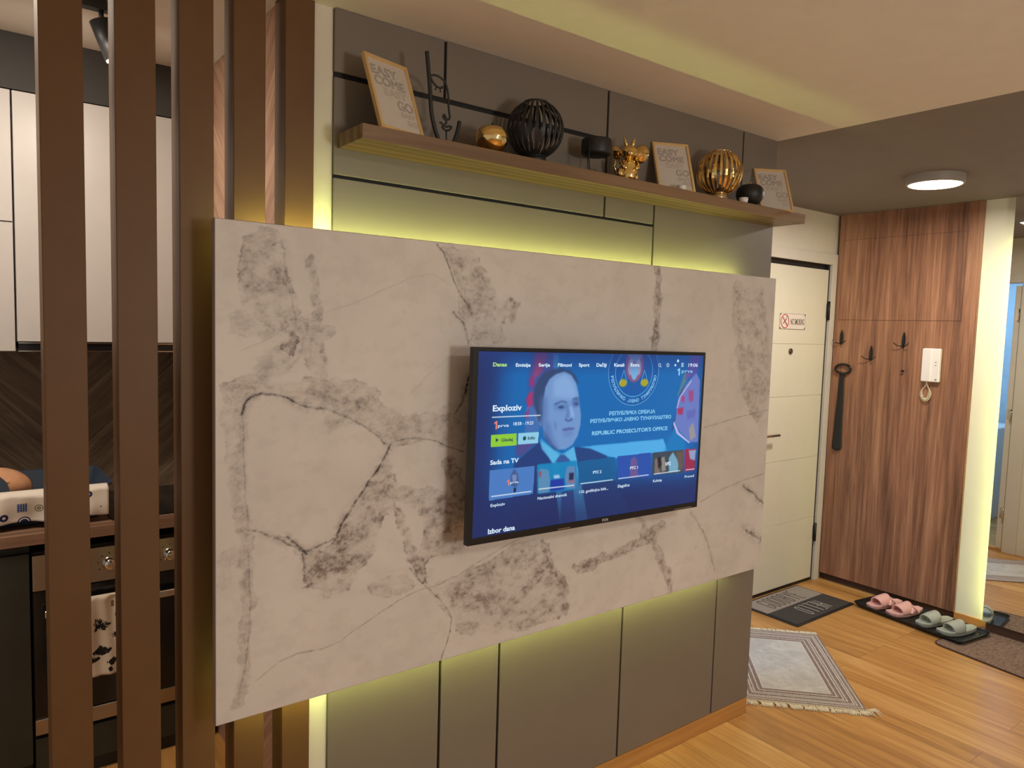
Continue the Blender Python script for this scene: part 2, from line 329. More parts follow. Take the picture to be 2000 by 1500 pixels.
SCREEN_POLYS = [[[0,112,190],[[0.088,1.003],[1.0,1.0],[0.994,0.161],[0.056,0.225]],70,0.95],[[120,70,140],[[0.198,1.006],[0.278,1.008],[0.294,0.841],[0.239,0.745],[0.22,0.633],[0.194,0.747],[0.18,0.842]],8,0.6],[[190,60,110],[[0.209,1.002],[0.255,1.003],[0.235,0.89],[0.202,0.85]],5,0.7],[[110,190,235],[[0.278,0.996],[0.302,0.996],[0.3,0.841],[0.283,0.841]],5,0.45],[[170,45,110],[[0.191,0.85],[0.201,0.874],[0.209,0.818],[0.192,0.81]],3,0.9],[[185,50,110],[[0.19,0.779],[0.204,0.778],[0.206,0.706],[0.187,0.683],[0.177,0.739]],3,0.9],[[110,120,190],[[0.178,0.699],[0.218,0.697],[0.236,0.567],[0.223,0.52],[0.178,0.524]],5,0.6],[[160,50,120],[[0.179,0.667],[0.193,0.683],[0.191,0.635],[0.175,0.636]],3,0.8],[[160,45,110],[[0.146,0.479],[0.161,0.526],[0.194,0.522],[0.224,0.487],[0.18,0.428],[0.148,0.416]],8,0.5],[[90,190,250],[[0.403,0.446],[0.804,0.453],[0.83,0.371],[0.574,0.356],[0.52,0.38],[0.454,0.426]],4,0.9],[[40,80,140],[[0.901,0.899],[0.917,0.899],[0.849,0.463],[0.838,0.464]],2,0.9],[[100,140,150],[[0.898,0.881],[0.933,0.881],[0.876,0.741],[0.862,0.713]],3,0.8],[[110,80,170],[[0.928,1.003],[0.992,1.005],[0.965,0.871],[0.904,0.834],[0.916,0.928]],5,0.8],[[115,130,205],[[0.935,0.843],[0.965,0.881],[0.987,0.833],[0.996,0.411],[0.951,0.415],[0.886,0.497],[0.861,0.555],[0.87,0.704],[0.905,0.796]],4,0.95],[[190,50,110],[[0.926,0.768],[0.953,0.767],[0.956,0.691],[0.933,0.692]],5,0.7],[[180,50,100],[[0.872,0.648],[0.903,0.655],[0.901,0.604],[0.874,0.61]],4,0.95],[[190,60,120],[[0.888,0.731],[0.908,0.73],[0.906,0.683],[0.89,0.694]],4,0.8],[[90,90,180],[[0.92,0.626],[0.974,0.642],[0.969,0.585],[0.93,0.569]],5,0.5],[[190,170,130],[[0.94,0.511],[0.962,0.548],[0.982,0.45],[0.951,0.425]],4,0.6],[[0,130,200],[[0.854,0.518],[0.928,0.417],[0.922,0.352],[0.815,0.373],[0.834,0.464]],8,0.8],[[210,200,250],[[0.856,0.565],[0.886,0.487],[0.952,0.413],[0.944,0.41],[0.875,0.479],[0.853,0.546]],1,0.9],[[200,190,240],[[0.935,0.833],[0.877,0.722],[0.865,0.648],[0.871,0.648],[0.885,0.722],[0.944,0.833]],1,0.8],[[28,62,128],[[0.143,0.385],[0.186,0.435],[0.241,0.498],[0.297,0.365],[0.336,0.26],[0.358,-0.079],[0.078,-0.014],[0.127,0.173]],4,1],[[28,70,135],[[0.382,0.451],[0.454,0.43],[0.527,0.379],[0.56,0.27],[0.591,0.151],[0.639,0.053],[0.665,-0.087],[0.439,-0.072],[0.397,0.251]],4,1],[[70,170,225],[[0.237,0.519],[0.294,0.448],[0.331,0.415],[0.382,0.451],[0.397,0.352],[0.431,0.16],[0.456,-0.007],[0.338,-0.016],[0.306,0.265],[0.291,0.366]],3,1],[[95,190,240],[[0.238,0.502],[0.282,0.457],[0.319,0.408],[0.297,0.365],[0.248,0.453]],3,0.9],[[95,190,240],[[0.379,0.451],[0.397,0.361],[0.382,0.337],[0.34,0.405]],3,0.9],[[50,90,160],[[0.325,0.411],[0.343,0.407],[0.369,0.368],[0.36,0.348],[0.382,0.253],[0.405,-0.013],[0.338,-0.016],[0.336,0.26],[0.315,0.363],[0.306,0.372]],3,1],[[72,108,165],[[0.215,0.681],[0.241,0.672],[0.258,0.598],[0.253,0.566],[0.238,0.583],[0.223,0.625]],3,1],[[95,135,195],[[0.211,0.682],[0.23,0.677],[0.242,0.632],[0.244,0.579],[0.235,0.588],[0.218,0.633]],3,0.9],[[48,74,120],[[0.207,0.738],[0.209,0.802],[0.222,0.85],[0.246,0.889],[0.281,0.908],[0.316,0.913],[0.349,0.9],[0.375,0.869],[0.391,0.815],[0.341,0.865],[0.282,0.858],[0.254,0.817],[0.248,0.745],[0.248,0.68],[0.242,0.632],[0.235,0.6],[0.225,0.633],[0.214,0.682]],5,1],[[118,158,215],[[0.252,0.801],[0.266,0.848],[0.293,0.879],[0.326,0.892],[0.356,0.872],[0.379,0.822],[0.391,0.756],[0.396,0.706],[0.405,0.638],[0.404,0.571],[0.395,0.513],[0.375,0.464],[0.345,0.438],[0.312,0.441],[0.279,0.478],[0.254,0.533],[0.248,0.599],[0.247,0.68],[0.247,0.745]],4,1],[[140,180,232],[[0.283,0.841],[0.329,0.882],[0.367,0.832],[0.384,0.756],[0.37,0.732],[0.321,0.742],[0.286,0.743]],16,0.9],[[88,125,190],[[0.242,0.632],[0.278,0.597],[0.292,0.513],[0.318,0.445],[0.282,0.478],[0.254,0.525]],14,0.8],[[88,120,180],[[0.236,0.761],[0.262,0.744],[0.266,0.63],[0.243,0.599],[0.235,0.697]],14,0.7],[[95,135,195],[[0.287,0.702],[0.346,0.712],[0.35,0.67],[0.324,0.664],[0.294,0.673]],8,0.8],[[80,110,175],[[0.361,0.724],[0.396,0.731],[0.397,0.689],[0.371,0.682]],7,0.8],[[55,85,140],[[0.29,0.709],[0.322,0.727],[0.343,0.716],[0.343,0.708],[0.322,0.717],[0.293,0.699]],3,0.7],[[60,90,145],[[0.364,0.736],[0.382,0.744],[0.394,0.735],[0.395,0.729],[0.367,0.725]],3,0.7],[[40,70,125],[[0.305,0.689],[0.32,0.697],[0.335,0.688],[0.323,0.678],[0.311,0.681]],2,0.9],[[40,70,125],[[0.372,0.705],[0.383,0.71],[0.392,0.704],[0.383,0.696]],2,0.9],[[90,125,190],[[0.344,0.7],[0.356,0.691],[0.355,0.624],[0.337,0.617],[0.345,0.658]],5,0.8],[[60,85,140],[[0.338,0.621],[0.352,0.608],[0.37,0.623],[0.368,0.607],[0.353,0.6],[0.338,0.609]],3,0.9],[[150,190,240],[[0.35,0.691],[0.364,0.69],[0.379,0.623],[0.364,0.624]],6,0.7],[[75,90,150],[[0.327,0.56],[0.357,0.566],[0.381,0.562],[0.375,0.552],[0.351,0.55],[0.33,0.55]],3,0.9],[[100,135,195],[[0.327,0.548],[0.376,0.548],[0.37,0.515],[0.34,0.509]],8,0.6],[[90,125,185],[[0.29,0.612],[0.305,0.595],[0.303,0.545],[0.297,0.562]],6,0.6],[[40,60,110],[[0.25,0.566],[0.294,0.472],[0.324,0.436],[0.294,0.448],[0.264,0.5]],5,0.5],[[75,130,205],[[0.054,0.361],[0.222,0.361],[0.221,0.201],[0.055,0.194]],1,1],[[60,70,110],[[0.131,0.323],[0.145,0.354],[0.161,0.318],[0.162,0.278],[0.155,0.248],[0.138,0.258],[0.132,0.291]],2,0.6],[[130,150,200],[[0.136,0.322],[0.154,0.323],[0.154,0.28],[0.14,0.282]],3,0.9],[[30,40,70],[[0.144,0.249],[0.155,0.248],[0.155,0.222],[0.145,0.221]],1,1],[[0,140,200],[[0.233,0.365],[0.394,0.365],[0.396,0.192],[0.238,0.198]],2,0.8],[[20,60,170],[[0.288,0.267],[0.345,0.267],[0.347,0.204],[0.29,0.201]],3,1],[[110,150,190],[[0.24,0.332],[0.251,0.342],[0.28,0.326],[0.288,0.267],[0.284,0.198],[0.241,0.2]],3,0.8],[[180,60,80],[[0.24,0.323],[0.249,0.326],[0.25,0.293],[0.242,0.291]],2,0.8],[[120,140,190],[[0.355,0.337],[0.388,0.336],[0.396,0.2],[0.359,0.202],[0.347,0.275]],3,0.8],[[30,30,70],[[0.365,0.298],[0.385,0.295],[0.386,0.253],[0.366,0.255]],2,0.9],[[200,90,90],[[0.366,0.251],[0.388,0.252],[0.388,0.24],[0.367,0.239]],2,0.8],[[200,220,250],[[0.299,0.295],[0.323,0.295],[0.329,0.274],[0.303,0.273]],3,0.8],[[0,100,160],[[0.403,0.36],[0.566,0.366],[0.58,0.219],[0.408,0.215]],1,0.75],[[35,85,180],[[0.579,0.369],[0.743,0.37],[0.751,0.211],[0.584,0.223]],1,0.95],[[130,90,150],[[0.643,0.339],[0.66,0.355],[0.675,0.335],[0.686,0.221],[0.644,0.222]],3,0.8],[[60,75,90],[[0.752,0.369],[0.916,0.368],[0.919,0.212],[0.755,0.224]],1,1],[[150,120,110],[[0.765,0.324],[0.779,0.331],[0.798,0.227],[0.768,0.227]],3,0.8],[[190,170,150],[[0.798,0.329],[0.816,0.336],[0.827,0.242],[0.805,0.235]],3,0.7],[[120,175,205],[[0.839,0.324],[0.86,0.359],[0.894,0.289],[0.893,0.223],[0.843,0.225]],3,1],[[110,90,80],[[0.876,0.357],[0.914,0.362],[0.918,0.238],[0.9,0.231]],3,0.9],[[20,30,50],[[0.779,0.331],[0.794,0.339],[0.803,0.282],[0.786,0.257]],3,0.9],[[160,40,80],[[0.923,0.37],[0.985,0.369],[0.985,0.22],[0.929,0.218]],1,1],[[150,180,220],[[0.946,0.359],[0.986,0.359],[0.984,0.287],[0.956,0.3]],3,0.9],[[150,215,60],[[0.054,0.551],[0.148,0.552],[0.149,0.487],[0.055,0.487]],1,1],[[150,215,245],[[0.155,0.551],[0.234,0.553],[0.231,0.488],[0.155,0.49]],1,1]]
SCREEN_LINES = [[[225,240,255],[[0.056,0.647],[0.236,0.646]],0.0055,1],[[225,240,255],[[0.064,0.215],[0.212,0.216]],0.006,1],[[225,240,255],[[0.243,0.223],[0.388,0.22]],0.006,1],[[220,240,255],[[0.417,0.224],[0.562,0.224]],0.006,1],[[220,235,255],[[0.59,0.226],[0.736,0.227]],0.006,1],[[220,235,255],[[0.765,0.227],[0.904,0.229]],0.006,1],[[230,210,240],[[0.937,0.229],[0.984,0.228]],0.006,1],[[120,205,255],[[0.589,0.899],[0.575,0.825]],0.003,1],[[120,205,255],[[0.591,0.899],[0.607,0.824]],0.003,1],[[120,205,255],[[0.688,0.899],[0.676,0.823]],0.003,1],[[120,205,255],[[0.69,0.899],[0.709,0.823]],0.003,1]]
SCREEN_TEXT = [["Danas",0.051,0.921,0.101,0.021,"g",1],["Emisije",0.134,0.92,0.19,0.019,"w",1],["Serije",0.221,0.921,0.266,0.019,"w",1],["Filmovi",0.298,0.921,0.355,0.02,"w",1],["Sport",0.385,0.922,0.431,0.02,"w",1],["Dečiji",0.462,0.922,0.507,0.021,"w",1],["Kanali",0.542,0.923,0.589,0.021,"w",1],["Extra",0.619,0.924,0.662,0.021,"w",1],["19:06",0.917,0.924,0.969,0.024,"w",0],["Exploziv",0.056,0.68,0.163,0.033,"w",1],["1",0.063,0.581,0.076,0.045,"r",1],["prva",0.077,0.592,0.117,0.017,"w",0],["18:58 - 19:23",0.134,0.597,0.209,0.019,"w",0],["Gledaj",0.091,0.512,0.134,0.018,"k",1],["Info",0.191,0.512,0.219,0.019,"k",1],["Sada na TV",0.054,0.39,0.159,0.025,"w",1],["Izbor dana",0.055,0.011,0.155,0.028,"w",1],["Exploziv",0.061,0.158,0.114,0.017,"w",0],["Nacionalni dnevnik",0.239,0.162,0.36,0.018,"w",0],["110. godišnjica bitk...",0.412,0.167,0.542,0.018,"w",0],["Slagalica",0.586,0.17,0.644,0.019,"w",0],["Kuhinja",0.761,0.174,0.807,0.018,"w",0],["Provod",0.931,0.175,0.983,0.017,"w",0],["1",0.118,0.265,0.129,0.032,"r",1],["prva",0.13,0.274,0.161,0.013,"w",0],["PTC 2",0.469,0.276,0.507,0.017,"w",1],["PTC 1",0.642,0.276,0.68,0.018,"w",1],["b92",0.822,0.275,0.85,0.024,"w",1],["1",0.858,0.867,0.875,0.046,"b",1],["prva",0.882,0.885,0.943,0.023,"b",0],["РЕПУБЛИКА СРБИЈА",0.53,0.626,0.753,0.023,"b",1],["РЕПУБЛИЧКО ЈАВНО ТУЖИЛАШТВО",0.446,0.586,0.838,0.022,"b",1],["REPUBLIC PROSECUTOR'S OFFICE",0.456,0.511,0.822,0.024,"b",1]]
SEAL = {"c": [0.64, 0.89], "l": [0.517, 0.89], "b": [0.647, 0.679], "b2": [0.645, 0.748]}
FACE = [[0.0055,[[-1.7089,2.3322],[-1.7032,2.2874],[-1.696,2.2298],[-1.6939,2.1905],[-1.6847,2.1524],[-1.6672,2.1234]]],[0.0022,[[-1.6672,2.1234],[-1.6442,2.1223]]],[0.0055,[[-1.6049,2.1763],[-1.6104,2.1477],[-1.6233,2.1219]]],[0.0028,[[-1.6959,2.2753],[-1.683,2.2801],[-1.6663,2.2769],[-1.6516,2.2692],[-1.6438,2.2487],[-1.641,2.2312],[-1.6404,2.2112],[-1.6375,2.1915],[-1.6348,2.1839],[-1.637,2.1754],[-1.6443,2.174],[-1.6494,2.1811],[-1.6531,2.186],[-1.6566,2.1797],[-1.6528,2.1744],[-1.6462,2.1716],[-1.6453,2.1657],[-1.6501,2.1608]]],[0.0028,[[-1.6957,2.2694],[-1.6872,2.2574],[-1.6752,2.2501],[-1.6632,2.2506],[-1.6597,2.2544]]],[0.0018,[[-1.6787,2.2493],[-1.6816,2.2417]]],[0.0018,[[-1.6668,2.2499],[-1.6658,2.2391]]],[0.0018,[[-1.692,2.2623],[-1.6967,2.2593]]],[0.0028,[[-1.6658,2.1629],[-1.6585,2.1612],[-1.6523,2.1553],[-1.6462,2.1544],[-1.639,2.1578],[-1.628,2.1584],[-1.6339,2.1496],[-1.6436,2.1448],[-1.6533,2.147],[-1.6596,2.154]]],[0.002,[[-1.646,2.1443],[-1.6442,2.1223]]]]

# colours of the things themselves
M_WALLWHITE = plain('white_wall_paint', (0.72, 0.66, 0.55, 1), 0.85, var=0.02, bump=0.05)
M_CEIL = plain('white_ceiling_paint', (0.78, 0.73, 0.64, 1), 0.9, var=0.02)
M_DARKCEIL = plain('dark_grey_paint', (0.225, 0.195, 0.172, 1), 0.8, var=0.04)
M_SOFFIT = plain('charcoal_paint', (0.036, 0.033, 0.029, 1), 0.7, var=0.05)
M_BEZEL = plain('tv_bezel_black', (0.006, 0.006, 0.007, 1), 0.35, var=0.1)
M_PANEL = plain('taupe_grey_laminate', (0.190, 0.158, 0.130, 1), 0.42, var=0.03, scale=5, bump=0.04, bscale=900)
M_GAP = plain('black_gap', (0.006, 0.006, 0.006, 1), 0.7, var=0.0)
M_BRONZE = plain('bronze_brown_lacquer', (0.132, 0.063, 0.023, 1), 0.48, var=0.05, scale=8, bump=0.05)
M_BRONZE.node_tree.nodes['Principled BSDF'].inputs['Specular IOR Level'].default_value = 0.3
M_BLACK = plain('matt_black', (0.012, 0.012, 0.012, 1), 0.5, var=0.1)
M_BLACKGLOSS = plain('gloss_black', (0.008, 0.008, 0.009, 1), 0.12, var=0.1)
M_GOLD = plain('polished_gold', (0.90, 0.66, 0.28, 1), 0.10, 1.0, var=0.03)
M_GOLDFRAME = plain('brushed_gold', (0.86, 0.62, 0.30, 1), 0.35, 0.55, var=0.06)
M_STEEL = plain('brushed_steel', (0.42, 0.36, 0.29, 1), 0.35, 1.0, var=0.06)
M_CHROME = plain('chrome', (0.75, 0.72, 0.66, 1), 0.12, 1.0, var=0.02)
M_DOORWHITE = plain('cream_white_door_lacquer', (0.70, 0.66, 0.54, 1), 0.4, var=0.015)
M_PLASTICWHITE = plain('white_plastic', (0.80, 0.76, 0.74, 1), 0.35, var=0.02)
M_CREAM = plain('cream_plastic', (0.80, 0.77, 0.58, 1), 0.4, var=0.02)
M_CABWHITE = plain('warm_white_cabinet', (0.51, 0.485, 0.465, 1), 0.35, var=0.02)
M_PINK = plain('pink_foam', (0.82, 0.46, 0.41, 1), 0.5, var=0.04)
M_SAGE = plain('grey_green_foam', (0.42, 0.44, 0.37, 1), 0.45, var=0.04)
M_RUBBER = plain('black_rubber', (0.010, 0.011, 0.011, 1), 0.45, var=0.2, bump=0.2)
def walnut_mat():
    t = NT('walnut_veneer'); br = t.noise(t.coord((4.5, 4.5, 0.30)), 1.0, 4, 0.55, 1.5); fi = t.noise(t.coord((75, 75, 2.4)), 1.0, 6, 0.7, 0.5)
    md = t.noise(t.coord((20, 20, 0.9)), 1.0, 5, 0.6, 1.2)
    a = t.math('ADD', t.math('MULTIPLY', br, 0.38), t.math('ADD', t.math('MULTIPLY', fi, 0.38), t.math('MULTIPLY', md, 0.24)))
    t.l(t.ramp(a, [(0.36, srgb(74, 50, 38)), (0.50, srgb(146, 102, 76)), (0.63, srgb(188, 142, 108))]), t.b.inputs['Base Color'])
    t.b.inputs['Roughness'].default_value = 0.42; t.bump(fi, 0.1, 0.001); return t.m
M_WALNUT = walnut_mat()
M_WALNUTDARK = wood('walnut_plinth', srgb(48, 32, 24), srgb(70, 48, 36), srgb(90, 62, 46), 'y', 1.0, 0.5)
M_SHELF = wood('brown_oak_shelf', srgb(78, 58, 40), srgb(112, 86, 60), srgb(140, 112, 82), 'x', 1.2, 0.5, 0.6)
M_OAKTRIM = wood('oak_baseboard', srgb(170, 118, 60), srgb(204, 150, 84), srgb(222, 172, 108), 'x', 1.2, 0.45, 0.5)
M_OAKTRIMY = wood('oak_trim', srgb(170, 118, 60), srgb(204, 150, 84), srgb(222, 172, 108), 'y', 1.2, 0.45, 0.5)
M_WORKTOP = wood('red_walnut_worktop', srgb(80, 58, 44), srgb(126, 96, 76), srgb(162, 128, 104), 'x', 1.0, 0.35, 0.6)
M_LED = glow('led_strip_light', (0.82, 0.95, 0.27, 1), 84)
M_LEDM = glow('mirror_led_light', (0.88, 0.95, 0.34, 1), 26)
M_LAMP = glow('lamp_diffuser_light', (1.0, 0.86, 0.62, 1), 12)
M_SPOTGLOW = glow('spot_bulb_light', (1.0, 0.9, 0.75, 1), 8)
M_MIRROR = plain('mirror_silver', (0.86, 0.87, 0.84, 1), 0.015, 1.0, var=0.0)
M_TRIMWHITE = plain('white_casing', (0.66, 0.61, 0.53, 1), 0.45, var=0.02)
M_GREENBLACK = plain('dark_green_black_cabinet', (0.028, 0.029, 0.022, 1), 0.45, var=0.1)

def floor_mat():
    t = NT('oak_plank_floor'); co = t.coord(rot=(0, 0, R(90)))
    br = t.n('ShaderNodeTexBrick'); t.l(co, br.inputs[0])
    br.inputs['Scale'].default_value = 1.0; br.inputs['Brick Width'].default_value = 1.15; br.inputs['Row Height'].default_value = 0.135
    br.inputs['Mortar Size'].default_value = 0.0011; br.inputs['Mortar Smooth'].default_value = 0.3; br.offset = 0.37; br.offset_frequency = 3
    br.inputs['Color1'].default_value = (0.12, 0.12, 0.12, 1); br.inputs['Color2'].default_value = (0.9, 0.9, 0.9, 1); br.inputs['Mortar'].default_value = (0, 0, 0, 1)
    # each board shifts the grain pattern
    sep = t.n('ShaderNodeSeparateColor'); t.l(br.outputs['Color'], sep.inputs[0])
    c2 = t.n('ShaderNodeTexCoord'); m2 = t.n('ShaderNodeMapping'); m2.inputs['Scale'].default_value = (11, 0.9, 1); t.l(c2.outputs['Object'], m2.inputs[0])
    add = t.n('ShaderNodeVectorMath'); add.operation = 'ADD'; t.l(m2.outputs[0], add.inputs[0])
    comb = t.n('ShaderNodeCombineXYZ'); t.l(t.math('MULTIPLY', sep.outputs[0], 7), comb.inputs[0]); t.l(t.math('MULTIPLY', sep.outputs[0], 13), comb.inputs[1]); t.l(comb.outputs[0], add.inputs[1])
    n1 = t.noise(add.outputs[0], 1.0, 6, 0.6, 1.6)
    m3 = t.n('ShaderNodeMapping'); m3.inputs['Scale'].default_value = (120, 3, 1); t.l(c2.outputs['Object'], m3.inputs[0])
    n2 = t.noise(m3.outputs[0], 1.0, 4, 0.6, 0.4)
    f = t.math('ADD', t.math('MULTIPLY', n1, 0.62), t.math('MULTIPLY', n2, 0.22)); f = t.math('ADD', f, t.math('MULTIPLY', sep.outputs[0], 0.2))
    col = t.ramp(f, [(0.28, srgb(136, 92, 44)), (0.52, srgb(196, 142, 78)), (0.76, srgb(224, 176, 110))])
    col = t.mix(t.math('MULTIPLY', br.outputs['Fac'], 0.75), col, srgb(110, 74, 40))
    t.l(col, t.b.inputs['Base Color']); t.b.inputs['Roughness'].default_value = 0.38
    t.bump(t.math('SUBTRACT', t.math('MULTIPLY', n2, 0.3), br.outputs['Fac']), 0.25, 0.001)
    return t.m
M_FLOOR = floor_mat()

def chevron_mat(name, dark, mid, light, x0, wd, rough=0.5):
    """boards laid in a downward pointing V"""
    t = NT(name); c = t.n('ShaderNodeTexCoord'); s = t.n('ShaderNodeSeparateXYZ'); t.l(c.outputs['Object'], s.inputs[0])
    h = t.math('ABSOLUTE', t.math('SUBTRACT', t.math('PINGPONG', t.math('ADD', t.math('SUBTRACT', t.math('ADD', s.outputs[0], s.outputs[1]), x0), 40*0.62), 0.62), 0.0))
    along = t.math('ADD', h, t.math('MULTIPLY', s.outputs[2], 1.0)); across = t.math('SUBTRACT', s.outputs[2], h)
    k = t.math('DIVIDE', across, wd*1.414); fr = t.math('FRACT', t.math('ADD', k, 50)); fl = t.math('FLOOR', t.math('ADD', k, 50))
    seam = t.math('LESS_THAN', fr, 0.022)
    cb = t.n('ShaderNodeCombineXYZ'); t.l(t.math('ADD', t.math('MULTIPLY', along, 1.6), t.math('MULTIPLY', fl, 3.7)), cb.inputs[0]); t.l(t.math('MULTIPLY', across, 18), cb.inputs[1])
    n = t.noise(cb.outputs[0], 1.0, 6, 0.65, 1.0)
    col = t.ramp(n, [(0.3, dark), (0.5, mid), (0.72, light)])
    col = t.mix(seam, col, tuple(min(1, v*1.05) for v in light[:3]) + (1,))
    t.l(col, t.b.inputs['Base Color']); t.b.inputs['Roughness'].default_value = rough
    return t.m
M_SPLASH = chevron_mat('dark_chevron_wood', srgb(76, 64, 52), srgb(112, 94, 76), srgb(146, 128, 108), -2.31+1.63, 0.15)
M_KPANEL = chevron_mat('tan_chevron_wood', srgb(140, 104, 82), srgb(172, 134, 108), srgb(196, 160, 134), -2.31, 0.16)

# ---------------------------------------------------------------- the setting
H = 2.42; HK = 2.58
mb = MB(); mb.box(-5.0, 2.12, -5.0, 1.75, -0.06, 0.0); struct('floor', mb, M_FLOOR)
mb = MB()
mb.box(-5.0, 0.0, -5.0, 0.085, H, H+0.2)                       # white ceiling of the living room
mb.mi = 1; mb.box(0.0, 2.12, -5.0, 1.45, H, H+0.2)             # dark ceiling of the hall
mb.mi = 0; mb.box(-5.0, 0.0, 0.085, 1.75, HK, HK+0.04)
struct('ceiling', mb, [M_CEIL, M_DARKCEIL])
mb = MB(); mb.box(-1.964, 0.0, 0.012, 0.12, 0, H); mb.box(-1.964, 0.0, 0.086, 0.12, H, HK); struct('wall_partition', mb, M_WALLWHITE)
mb = MB(); mb.box(1.935, 2.12, -5.0, -0.056, 0, H); mb.box(2.05, 2.12, -0.056, 1.45, 0, H); struct('wall_right', mb, plain('cream_wall_paint', (0.78, 0.76, 0.62, 1), 0.7, var=0.01))
# wall with the entrance door (opening behind the door leaf)
mb = MB(); mb.box(0.90, 1.02, 0.808, 0.93, 0, H); mb.box(1.872, 2.05, 0.808, 0.93, 0, H); mb.box(1.02, 1.872, 0.808, 0.93, 2.10, H)
struct('wall_back', mb, M_WALLWHITE)
mb = MB(); mb.box(0.90, 0.93, 0.93, 1.45, 0, H); mb.box(-0.08, 0.90, 1.40, 1.45, 0, H); struct('wall_hall', mb, M_WALLWHITE)
# wall behind the partition with the bathroom doorway, seen only in the mirror
mb = MB(); mb.box(-0.08, 0.0, 0.12, 0.325, 0, H); mb.box(-0.08, 0.0, 1.00, 1.40, 0, H); mb.box(-0.08, 0.0, 0.325, 1.00, 2.10, H); struct('wall_bathroom', mb, M_WALLWHITE)
mb = MB(); mb.box(-1.80, -1.76, 0.12, 1.45, 0, HK); mb.box(-1.76, -0.08, 1.45, 1.49, 0, HK); struct('wall_bathroom_far', mb, plain('pale_blue_tile', (0.55, 0.66, 0.74, 1), 0.3, var=0.05))
mb = MB(); mb.box(-5.0, -1.80, 1.63, 1.75, 0, HK); struct('wall_kitchen', mb, M_SPLASH)
mb = MB(); mb.box(-1.90, -1.80, 0.12, 1.63, 0, HK); struct('wall_kitchen_side', mb, M_KPANEL)
mb = MB(); mb.box(-5.0, -1.90, 1.285, 1.63, 2.392, HK); struct('trim_1', mb, M_SOFFIT)
mb = MB(); mb.box(-1.964, 0.0, 0.0, 0.012, 0.0, 0.068, 0.001); struct('baseboard_partition', mb, M_OAKTRIM)
mb = MB(); mb.box(1.923, 1.935, -0.30, -0.056, 0.0, 0.050, 0.001); struct('baseboard_right', mb, M_OAKTRIMY)
mb = MB(); mb.box(0.0, 0.012, 0.012, 0.12, 0.0, 0.068, 0.001); struct('baseboard_end', mb, M_OAKTRIMY)

# grey cladding on the partition
clad = thing('wall_cladding', 'taupe grey laminate panels with black joints behind the marble television board', 'wall panelling', (-0.95, 0.006, 0.068))
mb = MB(); mb.box(-1.913, 0.0, 0.0085, 0.0118, 0.069, H-0.001); part(clad, 'backing', mb, M_GAP)
g = 0.0045
TOPS = [(-1.913, -1.588, 2.264, H), (-1.588, -0.958, 2.264, H), (-0.958, -0.226, 2.09, H), (-0.226, 0.0, 2.09, H),
        (-1.913, -0.958, 2.009, 2.250), (-0.958, -0.716, 2.009, 2.09), (-0.716, 0.0, 1.30, 2.09), (-1.913, -0.716, 1.30, 2.000)]
BOTS = [(-1.913, -1.561), (-1.561, -1.342), (-1.342, -0.791), (-0.791, -0.247), (-0.247, 0.0)]
for x0, x1, z0, z1 in TOPS + [(a, b, 0.070, 1.30) for a, b in BOTS]:
    a = x0 + (g if x0 > -1.9 else 0); b = x1 - (g if x1 < -0.01 else 0)
    top = z1 - (0.001 if z1 == H else 0); 
    mb = MB(); mb.box(a, b, 0.0, 0.0082, z0 + (0.0005 if z0 in (2.09, 1.30) else 0), top, 0.0008, seg=1); part(clad, 'panel', mb, M_PANEL)

# slat screen
slats = [(-2.546, -2.467), (-2.409, -2.328), (-2.281, -2.206), (-2.162, -2.087), (-2.040, -1.966)]
lab = ['bronze brown vertical post, outermost of the slat screen, farthest from the marble board',
       'bronze brown vertical post standing second from the outer end of the slat screen',
       'bronze brown vertical post just clear of the left edge of the marble board',
       'bronze brown vertical post half hidden behind the left part of the marble board',
       'bronze brown vertical post nearest the grey wall panels, behind the marble board']
def slat(x0, x1):
    mb = MB(); mb.box(x0, x1, 0.0, 0.075, 0.0, H, 0.002); return mb
for i, (x0, x1) in enumerate(slats):
    cx = (x0+x1)/2
    mb = MB(); mb.box(x0-cx, x1-cx, 0.0, 0.075, 0.0, H, 0.002)
    o = link('slat_post', mb.mesh('slat_post', M_BRONZE), None, (cx, 0.0, 0.0)); tag(o, lab[i], 'slat post', 'posts of the slat screen')

